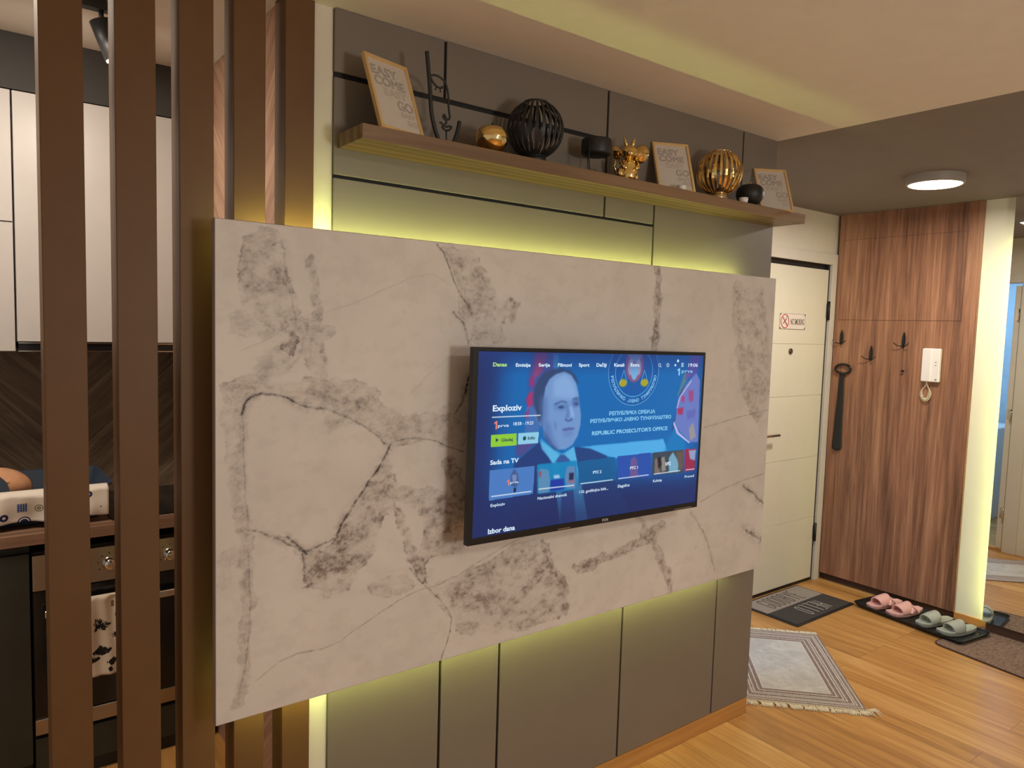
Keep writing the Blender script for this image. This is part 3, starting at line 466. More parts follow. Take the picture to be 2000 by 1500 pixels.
# ---------------------------------------------------------------- marble board
def marble_arrays(nu, nv, x0, x1, z0, z1):
    xs = np.linspace(x0, x1, nu); zs = np.linspace(z0, z1, nv)
    X, Z = np.meshgrid(xs, zs, indexing='ij')
    rng = np.random.default_rng(5)
    def vnoise(sc, oct_=4, pers=0.55):
        out = np.zeros_like(X); amp = 1; tot = 0
        for _ in range(oct_):
            g_ = rng.random((int(4*sc)+4, int(3*sc)+4))
            gx = (X-x0)/(x1-x0)*(g_.shape[0]-2); gz = (Z-z0)/(z1-z0)*(g_.shape[1]-2)
            i = gx.astype(int); j = gz.astype(int); fx = gx-i; fz = gz-j
            fx = fx*fx*(3-2*fx); fz = fz*fz*(3-2*fz)
            v = (g_[i, j]*(1-fx)+g_[i+1, j]*fx)*(1-fz) + (g_[i, j+1]*(1-fx)+g_[i+1, j+1]*fx)*fz
            out += v*amp; tot += amp; amp *= pers; sc *= 2
        return out/tot
    wx = (vnoise(9)-0.5)*0.075; wz = (vnoise(9)-0.5)*0.075
    wx2 = (vnoise(16, 5, .7)-0.5)*0.020; wz2 = (vnoise(16, 5, .7)-0.5)*0.020
    fine = vnoise(30, 4, 0.7); mid_ = vnoise(10, 5, 0.65)
    cloud = np.zeros_like(X); dark = np.zeros_like(X); light = np.zeros_like(X)
    def dist(px, pz, P):
        d = np.full(X.shape, 9.0)
        for (ax, az), (bx, bz) in zip(P, P[1:]):
            vx, vz = bx-ax, bz-az; L2 = vx*vx+vz*vz+1e-12
            t = np.clip(((px-ax)*vx+(pz-az)*vz)/L2, 0, 1)
            d = np.minimum(d, np.hypot(px-ax-t*vx, pz-az-t*vz))
        return d
    def smooth(P):
        if len(P) < 3: return P
        q = [P[0]]
        for a, b in zip(P, P[1:]):
            q += [(a[0]*.75+b[0]*.25, a[1]*.75+b[1]*.25), (a[0]*.25+b[0]*.75, a[1]*.25+b[1]*.75)]
        return q + [P[-1]]
    for k, P, wd, s in VEINS:
        P = smooth([tuple(p) for p in P])
        if k == 'c':
            d = dist(X+wx*.55+wx2, Z+wz*.55+wz2, P)
            u = d/(wd*0.62)
            body = np.clip(1.25-u, 0, 1)**0.8*(0.35+1.1*np.clip((fine-0.36)*2.6, 0, 1))
            rim = np.exp(-((u-0.95)/0.16)**2)*0.55*np.clip((mid_-0.35)*3, 0, 1)
            cloud = np.maximum(cloud, s*(body*0.95+rim))
            light = np.maximum(light, np.exp(-((u-0.35+0.5*(mid_-0.5))/0.07)**2)*s*0.7)
        else:
            thin = wd < 0.006
            d = dist(X+(wx*.10+wx2*.5)*(0.5 if thin else 1), Z+(wz*.10+wz2*.5)*(0.5 if thin else 1), P)
            w2 = wd*(0.40 if thin else 0.34)
            ln = np.exp(-(d/max(w2, 0.0016))**2)
            dark = np.maximum(dark, s*ln*(0.35+0.9*np.clip((fine-0.32)*2.8, 0, 1)))
            if not thin: cloud = np.maximum(cloud, s*0.45*np.exp(-(d/(wd*1.6))**2)*np.clip((fine-0.3)*2.5, 0, 1))
    for P, s in STAINS:
        P = smooth([tuple(p) for p in P] + [tuple(P[0])])
        px, pz = X+wx*.28+wx2*1.5, Z+wz*.28+wz2*1.5
        ins = np.zeros(X.shape, bool)
        for (xa, za), (xb, zb_) in zip(P, P[1:]):
            if abs(zb_-za) > 1e-9: ins ^= ((za > pz) != (zb_ > pz)) & (px < (xb-xa)*(pz-za)/(zb_-za)+xa)
        d = dist(px, pz, P)
        body = ins*np.clip(d/0.020, 0, 1)**0.7*(0.22+0.9*np.clip((mid_-0.34)*3.2, 0, 1))*(0.45+0.9*np.clip((fine-0.36)*2.6, 0, 1))
        rim = np.exp(-((d-0.003)/0.0035)**2)*ins*np.clip((mid_-0.38)*4.5, 0, 1)*(0.4+np.clip((fine-0.3)*2.4, 0, 1))
        inner = np.exp(-((d-0.022-0.02*(mid_-0.5))/0.004)**2)*ins
        cloud = np.maximum(cloud, s*1.08*(body+rim*0.70)); light = np.maximum(light, inner*0.55)
    cloud = np.maximum(cloud, 0.06*np.clip((mid_-0.50)*5, 0, 1))
    return X, Z, np.clip(cloud, 0, 1), np.clip(dark, 0, 1), np.clip(light, 0, 1)

def vc_grid(name, X, Y, Z, cols, attr):
    """grid mesh with one colour per vertex"""
    nu, nv = X.shape
    me = D.meshes.new(name); n = nu*nv
    co = np.stack([X.ravel(), Y.ravel(), Z.ravel()], 1).astype(np.float32)
    me.vertices.add(n); me.vertices.foreach_set('co', co.ravel())
    idx = np.arange(n).reshape(nu, nv)
    q = np.stack([idx[:-1, :-1], idx[1:, :-1], idx[1:, 1:], idx[:-1, 1:]], -1).reshape(-1, 4)
    me.loops.add(q.size); me.loops.foreach_set('vertex_index', q.ravel().astype(np.int32))
    me.polygons.add(len(q)); me.polygons.foreach_set('loop_start', np.arange(0, q.size, 4, dtype=np.int32))
    me.update(calc_edges=True)
    a = me.attributes.new(attr, 'FLOAT_COLOR', 'POINT')
    c = np.concatenate([cols.reshape(n, 3), np.ones((n, 1))], 1).astype(np.float32)
    a.data.foreach_set('color', c.ravel())
    return me
SX0, SX1, SZ0, SZ1, SY, ST = -2.2297, -0.0931, 0.6841, 1.8553, -0.09, 0.022
X, Z, cl, dk, lt = marble_arrays(960, 530, SX0+0.0015, SX1-0.0015, SZ0+0.0015, SZ1-0.0015)
def marble_mat():
    t = NT('veined_marble_board')
    at = t.n('ShaderNodeAttribute'); at.attribute_name = 'vein'; s = t.n('ShaderNodeSeparateColor'); t.l(at.outputs['Color'], s.inputs[0])
    co = t.coord(); n1 = t.noise(co, 140, 5, 0.75); n2 = t.noise(co, 3.0, 4, 0.6); n3 = t.noise(co, 45, 4, 0.7); n4 = t.noise(co, 420, 3, 0.8)
    base = t.ramp(n2, [(0.3, srgb(203, 196, 189)), (0.7, srgb(217, 210, 203))])
    cf = t.math('MULTIPLY', s.outputs[0], t.math('ADD', -0.25, t.math('ADD', t.math('MULTIPLY', n1, 1.9), t.math('MULTIPLY', n4, 1.6))), clamp=True)
    ccol = t.ramp(n3, [(0.35, srgb(108, 95, 90)), (0.65, srgb(148, 130, 122))])
    c = t.mix(cf, base, ccol)
    c = t.mix(t.math('MULTIPLY', s.outputs[2], 0.55, clamp=True), c, srgb(214, 204, 192))
    df = t.math('MULTIPLY', s.outputs[1], t.math('ADD', 0.0, t.math('MULTIPLY', n1, 2.2)), clamp=True)
    c = t.mix(df, c, srgb(58, 46, 44))
    t.l(c, t.b.inputs['Base Color']); t.b.inputs['Roughness'].default_value = 0.5
    t.bump(n1, 0.08, 0.0006)
    return t.m
M_MARBLE = marble_mat(); M_MARBLEEDGE = plain('marble_edge', srgb(150, 134, 126), 0.5, var=0.05)
mar = thing('television_board', 'large veined white marble board floating over the grey panels behind the television', 'wall board', (-1.16, SY+ST, SZ0))
mb = MB(); mb.mi = 0; mb.box(SX0, SX1, SY+0.0004, SY+ST, SZ0, SZ1, 0.0015); part(mar, 'board_core', mb, M_MARBLEEDGE)
me = vc_grid('marble_face', X, np.full(X.shape, SY), Z, np.stack([cl, dk, lt], -1), 'vein'); me.materials.append(M_MARBLE)
me.transform(Matrix.Translation(-Vector(mar.location))); link('marble_face', me, mar)
for x in (-1.75, -1.1, -0.45):   # battens fixing the board to the wall
    mb = MB(); mb.box(x-0.03, x+0.03, SY+ST, -0.0012, 0.80, 1.72); part(mar, 'batten', mb, M_GAP)
def led_bar(x0, x1, z0, z1, y):
    mb = MB(); mb.box(x0, x1, y, y+0.003, z0, z1); return mb
yb = SY+ST
for r_ in ((-2.150, SX1-0.14, SZ1-0.030, SZ1-0.022), (-2.150, SX1-0.14, SZ0+0.022, SZ0+0.030)):
    mb = MB(); mb.box(r_[0], r_[1], yb+0.0002, yb+0.0118, r_[2], r_[3]); part(mar, 'led_channel', mb, M_STEEL)
    part(mar, 'led_strip', led_bar(*r_, yb+0.012), M_LED, label='glowing yellow green light strip')
M_LED.cycles.emission_sampling = 'FRONT_BACK'

# ---------------------------------------------------------------- television
tv = thing('television', 'flat television with thin black frame showing a blue news menu, on the marble board', 'television', (-1.1198, -0.19, 1.3021), (0, -(-0.0126), 0))
TW, TH = 0.9616, 0.5392
tv.rotation_euler = (0, 0.0126, 0)
sx0, sx1, sz0, sz1 = -TW/2+0.016, TW/2-0.010, -TH/2+0.020, TH/2-0.011
mb = MB()
mb.box(-TW/2, sx0, -0.001, 0.020, -TH/2, TH/2, 0.002); mb.box(sx1, TW/2, -0.001, 0.020, -TH/2, TH/2, 0.002)
mb.box(sx0-0.001, sx1+0.001, -0.001, 0.020, sz1, TH/2, 0.002); mb.box(sx0-0.001, sx1+0.001, -0.001, 0.020, -TH/2, sz0, 0.002)
part(tv, 'bezel', mb, M_BEZEL, world=False)
mb = MB(); mb.box(-TW/2+0.012, TW/2-0.012, 0.0205, 0.036, -TH/2+0.008, TH/2-0.02, 0.006); mb.box(-0.30, 0.30, 0.036, 0.062, -0.20, 0.10, 0.006)
part(tv, 'back_cover', mb, M_BEZEL, world=False)
mb = MB(); mb.box(-0.11, 0.11, 0.088, 0.0995, -0.11, 0.11, 0.002); mb.box(-0.10, -0.07, 0.062, 0.088, -0.16, 0.06); mb.box(0.07, 0.10, 0.062, 0.088, -0.16, 0.06)
part(tv, 'wall_bracket', mb, M_BLACK, world=False)
for xa, xb in ((-0.16, -0.11), (0.36, 0.45)):  # bright steel bars imitate glints along the lower bezel
    mb = MB(); mb.box(xa, xb, -0.0015, 0.002, -TH/2+0.0035, -TH/2+0.0065); part(tv, 'bezel_glint', mb, M_STEEL, world=False)
me = text_mesh('brand_mark', 'FOX', 0.026, 0.008, M=Matrix.Translation((0.022, -0.0016, -TH/2+0.006)) @ Matrix.Rotation(R(90), 4, 'X'), bold=0.01)
me.materials.append(plain('silver_print', (0.7, 0.7, 0.7, 1), 0.4)); link('brand_lettering', me, tv)

def raster(nu, nv):
    """broadcast picture with the menu over it, one colour per screen point"""
    U, V = np.meshgrid(np.linspace(0, 1, nu), np.linspace(0, 1, nv), indexing='ij')
    asp = 16/9.
    img = np.zeros((nu, nv, 3)); img[:] = np.array((22, 52, 120))/255
    def blur(m, k):
        if k < 1: return m
        k = int(k); ker = np.ones(2*k+1)/(2*k+1)
        for _ in range(2):
            m = np.apply_along_axis(lambda a: np.convolve(np.pad(a, k, 'edge'), ker, 'valid'), 0, m)
            m = np.apply_along_axis(lambda a: np.convolve(np.pad(a, k, 'edge'), ker, 'valid'), 1, m)
        return m
    def poly(P):
        c = np.zeros(U.shape, bool); n = len(P)
        for i in range(n):
            (x1, y1), (x2, y2) = P[i], P[(i+1) % n]
            if abs(y2-y1) < 1e-9: continue
            cond = ((y1 > V) != (y2 > V)) & (U < (x2-x1)*(V-y1)/(y2-y1)+x1)
            c ^= cond
        return c.astype(float)
    def put(col, m, a=1.0):
        nonlocal img
        m = (m*a)[..., None]; img = img*(1-m) + np.array(col)/255*m
    sc = nu/560.
    def seal():
        (cx, cy), (lx, _), (_, by), (_, b2) = SEAL['c'], SEAL['l'], SEAL['b'], SEAL['b2']
        rx = cx-lx; ry = cy-by; ri = ry*0.74
        q = np.hypot((U-cx)/rx, (V-cy)/ry)
        put((10, 80, 165), blur((q < 0.98).astype(float), 1), 0.5)
        put((150, 215, 250), np.clip(1-np.abs(q-0.985)/0.012, 0, 1))
        put((110, 200, 250), np.clip(1-np.abs(q-0.73)/0.022, 0, 1), .9)
        # generic crest: red oval with pale body, two pans
        s = lambda dx, dy, a, b: (((U-cx-dx)/a)**2 + ((V-cy-dy)/b)**2 < 1).astype(float)
        put((170, 90, 130), blur(s(0, 0.045, 0.045, 0.11), 2*sc), .85)
        put((120, 160, 210), blur(s(0, 0.11, 0.032, 0.05), 2*sc), .8)
        put((170, 190, 230), blur(s(-0.018, 0.03, 0.014, 0.05), 1), .8); put((170, 190, 230), blur(s(0.018, 0.03, 0.014, 0.05), 1), .8)
        put((120, 195, 245), blur(s(0, -0.005, 0.015, 0.045), 1), .9)
        for dx in (-0.052, 0.052): put((180, 170, 50), blur(s(dx, -0.068, 0.019, 0.024), 1))
    for i, (col, P, b, a) in enumerate(SCREEN_POLYS):
        m = blur(poly(P), round(b*0.30*sc)); put(col, m, a)
        if i == 0: seal()
    # menu shade along the left, the top and the bottom
    put((24, 34, 86), np.clip((0.085-U)/0.085, 0, 1), 0.75)
    put((26, 50, 120), np.clip((V-0.87)/0.13, 0, 1)*(1-0.3*U), 0.75)
    put((24, 40, 95), np.clip((0.33-V)/0.30, 0, 1)**0.8*np.clip(1.15-0.5*U, 0, 1), 0.82)
    put((14, 70, 140), np.clip((0.22-U)/0.3, 0, 1), 0.25)
    for k in (0, 1):     # faint emblem below the first tile
        pass
    # tiles and bars sit over the shade
    for col, P, b, a in SCREEN_POLYS[TILE0:]: put(col, blur(poly(P), round(b*0.25*sc)), a)
    for col, P, wd, a in SCREEN_LINES:
        (ax, ay), (bx, by) = P; vx, vy = (bx-ax)*asp, by-ay
        px, py = (U-ax)*asp, V-ay
        t_ = np.clip((px*vx+py*vy)/(vx*vx+vy*vy), 0, 1); d = np.hypot(px-t_*vx, py-t_*vy)
        put(col, np.clip(1.3-d/(wd*0.62), 0, 1), a)
    return U, V, np.clip(img, 0, 1)
U, V, img = raster(620, 350)
lin = np.where(img <= 0.04045, img/12.92, ((img+0.055)/1.055)**2.4)
me = vc_grid('screen', sx0+U*(sx1-sx0), np.full(U.shape, 0.0006), sz0+V*(sz1-sz0), lin, 'picture')
t = NT('lit_screen'); at = t.n('ShaderNodeAttribute'); at.attribute_name = 'picture'
t.l(at.outputs['Color'], t.b.inputs['Emission Color']); t.b.inputs['Emission Strength'].default_value = 0.85
t.b.inputs['Base Color'].default_value = (0.004, 0.004, 0.005, 1); t.b.inputs['Roughness'].default_value = 0.28
t.m.cycles.emission_sampling = 'NONE'
me.materials.append(t.m); screen = link('screen', me, tv)
TXM = {'w': glow('menu_white_light', (0.70, 0.86, 1.0, 1), 0.95), 'g': glow('menu_green_light', (0.50, 0.86, 0.20, 1), 0.9), 'k': glow('menu_dark_light', (0.01, 0.10, 0.14, 1), 0.6),
       'r': glow('menu_red_light', (0.75, 0.20, 0.16, 1), 1.0), 'b': glow('sign_cyan_light', (0.28, 0.66, 0.95, 1), 0.9)}
for m in TXM.values(): m.cycles.emission_sampling = 'NONE'; m.node_tree.nodes['Principled BSDF'].inputs['Base Color'].default_value = (0, 0, 0, 1)
def scr(u, v): return Vector((sx0+u*(sx1-sx0), -0.0002, sz0+v*(sz1-sz0)))
groups = {}
def one_mark(u0, v0, w_, h_):
    p = scr(u0, v0); bm = bmesh.new()
    P = [(0.42, 0), (0.85, 0), (0.85, 1), (0.5, 1), (0.0, 0.80), (0.0, 0.62), (0.42, 0.74)]
    bm.faces.new([bm.verts.new((p.x+a*w_, p.y, p.z+b*h_)) for a, b in P]); me = D.meshes.new('t'); bm.to_mesh(me); bm.free(); return me
for s, u0, v0, u1, hh, c, b in SCREEN_TEXT:
    wdt = (u1-u0)*(sx1-sx0); hgt = hh*(sz1-sz0)
    m = Matrix.Translation(scr(u0, v0)) @ Matrix.Rotation(R(90), 4, 'X')
    groups.setdefault(c, []).append(one_mark(u0, v0, wdt, hgt) if s == '1' else text_mesh('t', s, wdt, hgt*0.95, M=m, bold=0.028 if b else 0.012))
# lettering around the seal
(cx_, cy_), (lx_, _), (_, by_) = SEAL['c'], SEAL['l'], SEAL['b']
rx_, ry_ = (cx_-lx_)*(sx1-sx0), (cy_-by_)*(sz1-sz0)
word = 'РЕПУБЛИЧКО ЈАВНО ТУЖИЛАШТВО'
for i, chh in enumerate(word):
    if chh == ' ': continue
    f = i/(len(word)-1); a = R(190 + 160*f + 0)
    px_, pz_ = rx_*0.86*math.cos(a), ry_*0.86*math.sin(a)
    tx, tz = -rx_*math.sin(a), ry_*math.cos(a); an = math.atan2(tz, tx)
    p = scr(cx_, cy_) + Vector((px_, 0, pz_))
    if p.z > sz1-0.010: continue
    m = Matrix.Translation(p) @ Matrix.Rotation(-an, 4, 'Y') @ Matrix.Rotation(R(90), 4, 'X') @ Matrix.Translation((0, -0.005, 0))
    groups['b'].append(text_mesh('t', chh, None, 0.0105, align='CENTER', M=m, bold=0.018))
# small icons beside the clock, play arrow, info dot
mb = MB()
def flat_ring(mb, c, r0, r1, n=20, a0=0, a1=360):
    P = []; 
    for k in range(n+1):
        a = R(a0+(a1-a0)*k/n); P.append((c.x+r1*math.cos(a), c.z+r1*math.sin(a), c.x+r0*math.cos(a), c.z+r0*math.sin(a)))
    for p, q in zip(P, P[1:]):
        f = mb.bm.faces.new([mb.bm.verts.new((x, -0.0002, z)) for x, z in ((p[2], p[3]), (p[0], p[1]), (q[0], q[1]), (q[2], q[3]))])
def flat_rect(mb, x0, x1, z0, z1): mb.bm.faces.new([mb.bm.verts.new((x, -0.0002, z)) for x, z in ((x0, z0), (x1, z0), (x1, z1), (x0, z1))])
c = scr(0.764, 0.934); flat_ring(mb, c, 0.004, 0.0055); flat_rect(mb, c.x+0.004, c.x+0.008, c.z-0.007, c.z-0.005)
c = scr(0.806, 0.934); flat_ring(mb, c, 0.0052, 0.0066); flat_ring(mb, c, 0, 0.0018)
c = scr(0.846, 0.934); flat_ring(mb, c, 0, 0.004); c = scr(0.859, 0.962); flat_ring(mb, c, 0, 0.0048)
c = scr(0.884, 0.936)
for i in (-1, 0, 1):
    for j in (-1, 0, 1): flat_rect(mb, c.x+i*0.004-0.0014, c.x+i*0.004+0.0014, c.z+j*0.005-0.0016, c.z+j*0.005+0.0016)
groups['w'].append(mb.mesh('i', TXM['w']))
mb = MB(); c = scr(0.075, 0.522); mb.bm.faces.new([mb.bm.verts.new((c.x+dx, -0.0002, c.z+dz)) for dx, dz in ((-0.004, -0.006), (0.007, 0), (-0.004, 0.006))])
c = scr(0.178, 0.521); flat_ring(mb, c, 0, 0.0062); groups['k'].append(mb.mesh('i', TXM['k']))
NM = {'w': 'menu_lettering', 'g': 'selected_menu_lettering', 'k': 'button_lettering', 'r': 'channel_number', 'b': 'backdrop_lettering'}
for k, ms in groups.items():
    for m_ in ms: m_.materials.clear()
    for m_ in ms: m_.materials.append(TXM[k]); m_.name = NM[k]; link(NM[k], m_, screen)

# ---------------------------------------------------------------- shelf and what stands on it
ZS = 2.1103
sh = thing('wall_shelf', 'long brown wooden floating shelf above the marble board, holding gold and black ornaments', 'shelf', (-0.95, 0.0, ZS-0.036))
mb = MB(); mb.box(-1.9031, 0.0006, -0.1428, -0.0003, ZS-0.0356, ZS, 0.0012); part(sh, 'shelf_board', mb, M_SHELF)

def picture(x, y, yaw, lean, w_, h_, label, grp='framed line lettering prints on the shelf'):
    root = thing('picture_frame', label, 'picture frame', (x, y, ZS), (0, 0, 0), grp)
    root.rotation_mode = 'XYZ'; root.rotation_euler = (-lean, 0, yaw)
    b = 0.0075
    mb = MB()
    mb.box(-w_/2, -w_/2+b, 0, 0.012, 0, h_, 0.0008); mb.box(w_/2-b, w_/2, 0, 0.012, 0, h_, 0.0008)
    mb.box(-w_/2+b, w_/2-b, 0, 0.012, 0, b, 0.0008); mb.box(-w_/2+b, w_/2-b, 0, 0.012, h_-b, h_, 0.0008)
    part(root, 'frame', mb, M_GOLDFRAME, world=False)
    mb = MB(); mb.box(-w_/2+b, w_/2-b, 0.006, 0.010, b, h_-b); p = part(root, 'print', mb, M_PAPER, world=False)
    iw = w_-2*b; ih = h_-2*b
    ms = []
    Mx = lambda dx, dz: Matrix.Translation((dx, 0.0056, dz)) @ Matrix.Rotation(R(90), 4, 'X')
    for s, x0, x1, z0, hh in (('EASY', 0.08, 0.72, 0.78, 0.13), ('COME', 0.10, 0.86, 0.63, 0.13), ('GO', 0.56, 0.96, 0.32, 0.14)):
        for off in ((0.0, 0.045) if s != 'COME' else (0.0, 0.04)):
            ms.append(outline_mesh(s, (x1-x0)*iw, hh*ih, 0.00042, Mx(-iw/2+x0*iw, b+z0*ih), off))
    for a_, b_ in zip(ms[::2], ms[1::2]): link('outline_lettering', join_meshes('outline_lettering', [a_, b_], M_INK), p)
    ms = [outline_mesh(s, (x1-x0)*iw, hh*ih, 0.0003, Mx(-iw/2+x0*iw, b+z0*ih), 0.02) for s, x0, x1, z0, hh in (('EASY', 0.28, 0.86, 0.49, 0.11), ('EASY', 0.60, 0.97, 0.22, 0.07), ('GO', 0.72, 0.97, 0.11, 0.08))]
    for a_ in ms: a_.materials.append(M_INK2); link('faint_lettering', a_, p)
    if h_ > 0:
        mb = MB(); mb.box(-0.02, 0.02, 0.012, 0.015, 0.02, h_*0.8); part(root, 'back_strut', mb, M_BLACK, world=False)
    return root
M_PAPER = plain('warm_white_paper', srgb(200, 190, 180), 0.55, var=0.02); M_INK = plain('grey_ink', srgb(96, 84, 78), 0.8); M_INK2 = plain('pale_grey_ink', srgb(160, 146, 136), 0.8)
picture(-1.785, -0.132, 0.25, 0.36, 0.145, 0.205, 'gold framed line lettering print at the slat screen end of the shelf')
picture(-0.722, -0.108, -0.43, 0.42, 0.134, 0.196, 'gold framed lettering print between the gold animal figurine and gold cage lamp')
picture(-0.152, -0.120, -0.52, 0.46, 0.134, 0.196, 'gold framed lettering print at the far shelf end behind the black apple')

sc_ = thing('face_sculpture', 'black wire sculpture of a sleeping face drawn with one line, beside the first framed print', 'sculpture', (-1.65, -0.105, ZS))
def chaik(P, n=2):
    for _ in range(n):
        q = [P[0]]
        for a, b in zip(P, P[1:]): q += [a*.75+b*.25, a*.25+b*.75]
        P = q+[P[-1]]
    return P
names = ['outline_bar', 'base_wire', 'cheek_bar', 'eyelid_and_nose_wire', 'lower_lid_wire', 'eyelash', 'eyelash', 'eyelash', 'lips_wire', 'chin_wire']
for nm, (rad, P) in zip(names, FACE):
    P = [Vector((x, -0.105, z)) for x, z in P]
    if nm in ('outline_bar', 'cheek_bar'): P[-1].z = ZS+0.003
    if nm == 'base_wire': P[0].z = P[1].z = ZS+0.0025
    if nm == 'chin_wire': P[-1].z = ZS+0.002
    mb = MB(); mb.tube(chaik(P, 2) if len(P) > 2 else P, rad, 8); part(sc_, nm, mb, M_BLACK)
mb = MB(); mb.box(FACE[0][1][-1][0]-0.006, FACE[2][1][-1][0]+0.006, -0.117, -0.093, ZS, ZS+0.003, 0.001); part(sc_, 'foot_plate', mb, M_BLACK)

def apple(x, y, r, sz, mat, stem, label, h=None):
    root = thing('apple_ornament', label, 'ornament', (x, y, ZS), group=None)
    H_ = h or r*1.8
    prof = []
    for i in range(25):
        a = math.pi*i/24 - math.pi/2
        rr = r*math.cos(a)**0.85 if math.cos(a) > 0 else 0
        rr *= (1+0.10*math.sin(a)); z = H_*(0.5+0.5*math.sin(a))
        if i > 19: z -= (i-19)*0.0016*(i-19)*0.35
        prof.append((rr, z))
    prof[0] = (0.0, 0.002)
    mb = MB(); mb.lathe([(0.0, 0.001)] + [(max(p[0], 0.012 if i == 1 else p[0]), p[1]) for i, p in enumerate(prof[1:], 1)], (0, 0, 0), 40)
    part(root, 'body', mb, mat, world=False)
    zt = prof[-1][1]
    mb = MB(); mb.tube([(0, 0, zt-0.003), (0.001, 0, zt+0.008), (0.003, 0, zt+0.020)], [0.0022, 0.002, 0.003], 8)
    part(root, 'stem', mb, stem, world=False)
    return root
apple(-1.494, -0.098, 0.047, 1, M_GOLD, M_BLACK, 'shiny gold apple ornament with black stem beside the black cage lamp', 0.078)
apple(-0.297, -0.092, 0.051, 1, M_BLACK, M_GOLD, 'matt black apple ornament with gold stem beside the gold cage lamp', 0.086)

M_CLEAR = NT('clear_bulb_glass'); M_CLEAR.b.inputs['Transmission Weight'].default_value = 1.0; M_CLEAR.b.inputs['Roughness'].default_value = 0.02; M_CLEAR.b.inputs['IOR'].default_value = 1.3; M_CLEAR = M_CLEAR.m
def cage_lamp(x, y, r, nrib, mat, base_m, base_r, base_h, label, ribw):
    root = thing('cage_lamp', label, 'table lamp', (x, y, ZS))
    cz = base_h + r*0.94
    mb = MB(); mb.cyl((0, 0, 0), (0, 0, base_h), base_r, base_r, 32); part(root, 'base', mb, base_m, world=False)
    for k in range(nrib):
        a = 2*math.pi*k/nrib
        mb = MB()
        inner = []; outer = []
        n = 18; rad = Vector((math.cos(a), math.sin(a), 0)); tan = Vector((-math.sin(a), math.cos(a), 0))
        vs = []
        for i in range(n+1):
            th = R(-68) + R(68+66)*i/n
            p = rad*math.cos(th) + Vector((0, 0, math.sin(th)))
            wv = ribw*(0.45+0.55*math.cos(th))
            vs.append([mb.bm.verts.new(Vector((0, 0, cz)) + p*rr + tan*sgn*wv/2) for rr, sgn in ((r, -1), (r, 1), (r-0.0025, 1), (r-0.0025, -1))])
        for u_, v_ in zip(vs, vs[1:]):
            for q in range(4): f = mb.bm.faces.new((u_[q], u_[(q+1) % 4], v_[(q+1) % 4], v_[q])); f.smooth = False
        mb.bm.faces.new(vs[0][::-1]); mb.bm.faces.new(vs[-1])
        part(root, 'rib', mb, mat, world=False)
    for nm, th in (('top_ring', 66), ('bottom_ring', -68)):
        rr = r*math.cos(R(th)); zz = cz + r*math.sin(R(th))
        mb = MB(); mb.tube([(rr*math.cos(2*math.pi*k/28), rr*math.sin(2*math.pi*k/28), zz) for k in range(28)], 0.0026, 6, closed=True); part(root, nm, mb, mat, world=False)
    mb = MB(); mb.cyl((0, 0, base_h), (0, 0, base_h+0.022), 0.013, 0.012, 20); part(root, 'socket', mb, M_BLACK, world=False)
    mb = MB(); mb.lathe([(0.0, 0.075), (0.010, 0.073), (0.019, 0.062), (0.022, 0.050), (0.019, 0.036), (0.012, 0.022), (0.011, 0.010)], (0, 0, base_h+0.012), 24); part(root, 'bulb', mb, M_CLEAR, world=False)
    return root
cage_lamp(-1.333, -0.088, 0.0835, 26, M_BLACK, M_BLACK, 0.034, 0.018, 'black round cage lamp with clear bulb, between the gold apple and the drum candle holder', 0.0088)
cage_lamp(-0.478, -0.088, 0.0815, 26, M_GOLD, plain('pale_gold_wood', (0.55, 0.40, 0.22, 1), 0.3, 0.6), 0.031, 0.022, 'gold round cage lamp with clear bulb, between the second framed print and the black apple', 0.0085)

dr = thing('candle_holder', 'black drum shaped holder on thin curved wire legs, beside the gold animal figurine', 'candle holder', (-1.082, -0.082, ZS))
mb = MB(); mb.lathe([(0.0, 0.064), (0.040, 0.064), (0.046, 0.068), (0.0475, 0.072), (0.0475, 0.108), (0.045, 0.113), (0.041, 0.113), (0.040, 0.100), (0.0, 0.099)], (0, 0, 0), 40); part(dr, 'drum', mb, M_BLACK, world=False)
for a in (200, 320, 80):
    c_, s_ = math.cos(R(a)), math.sin(R(a))
    mb = MB(); mb.tube(chaik([Vector((0.047*c_, 0.047*s_, 0.095)), Vector((0.048*c_, 0.048*s_, 0.055)), Vector((0.042*c_, 0.042*s_, 0.025)), Vector((0.030*c_, 0.030*s_, 0.0015))]), 0.0016, 6); part(dr, 'leg', mb, M_BLACK, world=False)

# gold animal figurine, one smooth body with ears, horns and trunk
fg = thing('animal_figurine', 'shiny gold sitting animal figurine with big ears and two small horns', 'figurine', (-0.945, -0.088, ZS), (0, 0, R(-28)))
mb = MB()
mb.lathe([(0.0, 0.0), (0.024, 0.001), (0.032, 0.008), (0.034, 0.022), (0.031, 0.042), (0.026, 0.058), (0.021, 0.068), (0.015, 0.074), (0.0, 0.076)], (0, 0, 0), 32, sy=0.9)
mb.ball((0, -0.006, 0.094), 0.026, 1.12, 0.95, 0.86)
mb.ball((-0.004, -0.028, 0.086), 0.014, 1.1, 1.0, 0.8)
for s_ in (-1, 1): mb.ball((s_*0.017, -0.024, 0.008), 0.012, 0.9, 1.3, 0.7); mb.tube([(s_*0.026, -0.008, 0.060), (s_*0.026, -0.022, 0.045), (s_*0.014, -0.030, 0.038)], [0.007, 0.0065, 0.006], 10)
part(fg, 'body', mb, M_GOLD, world=False)
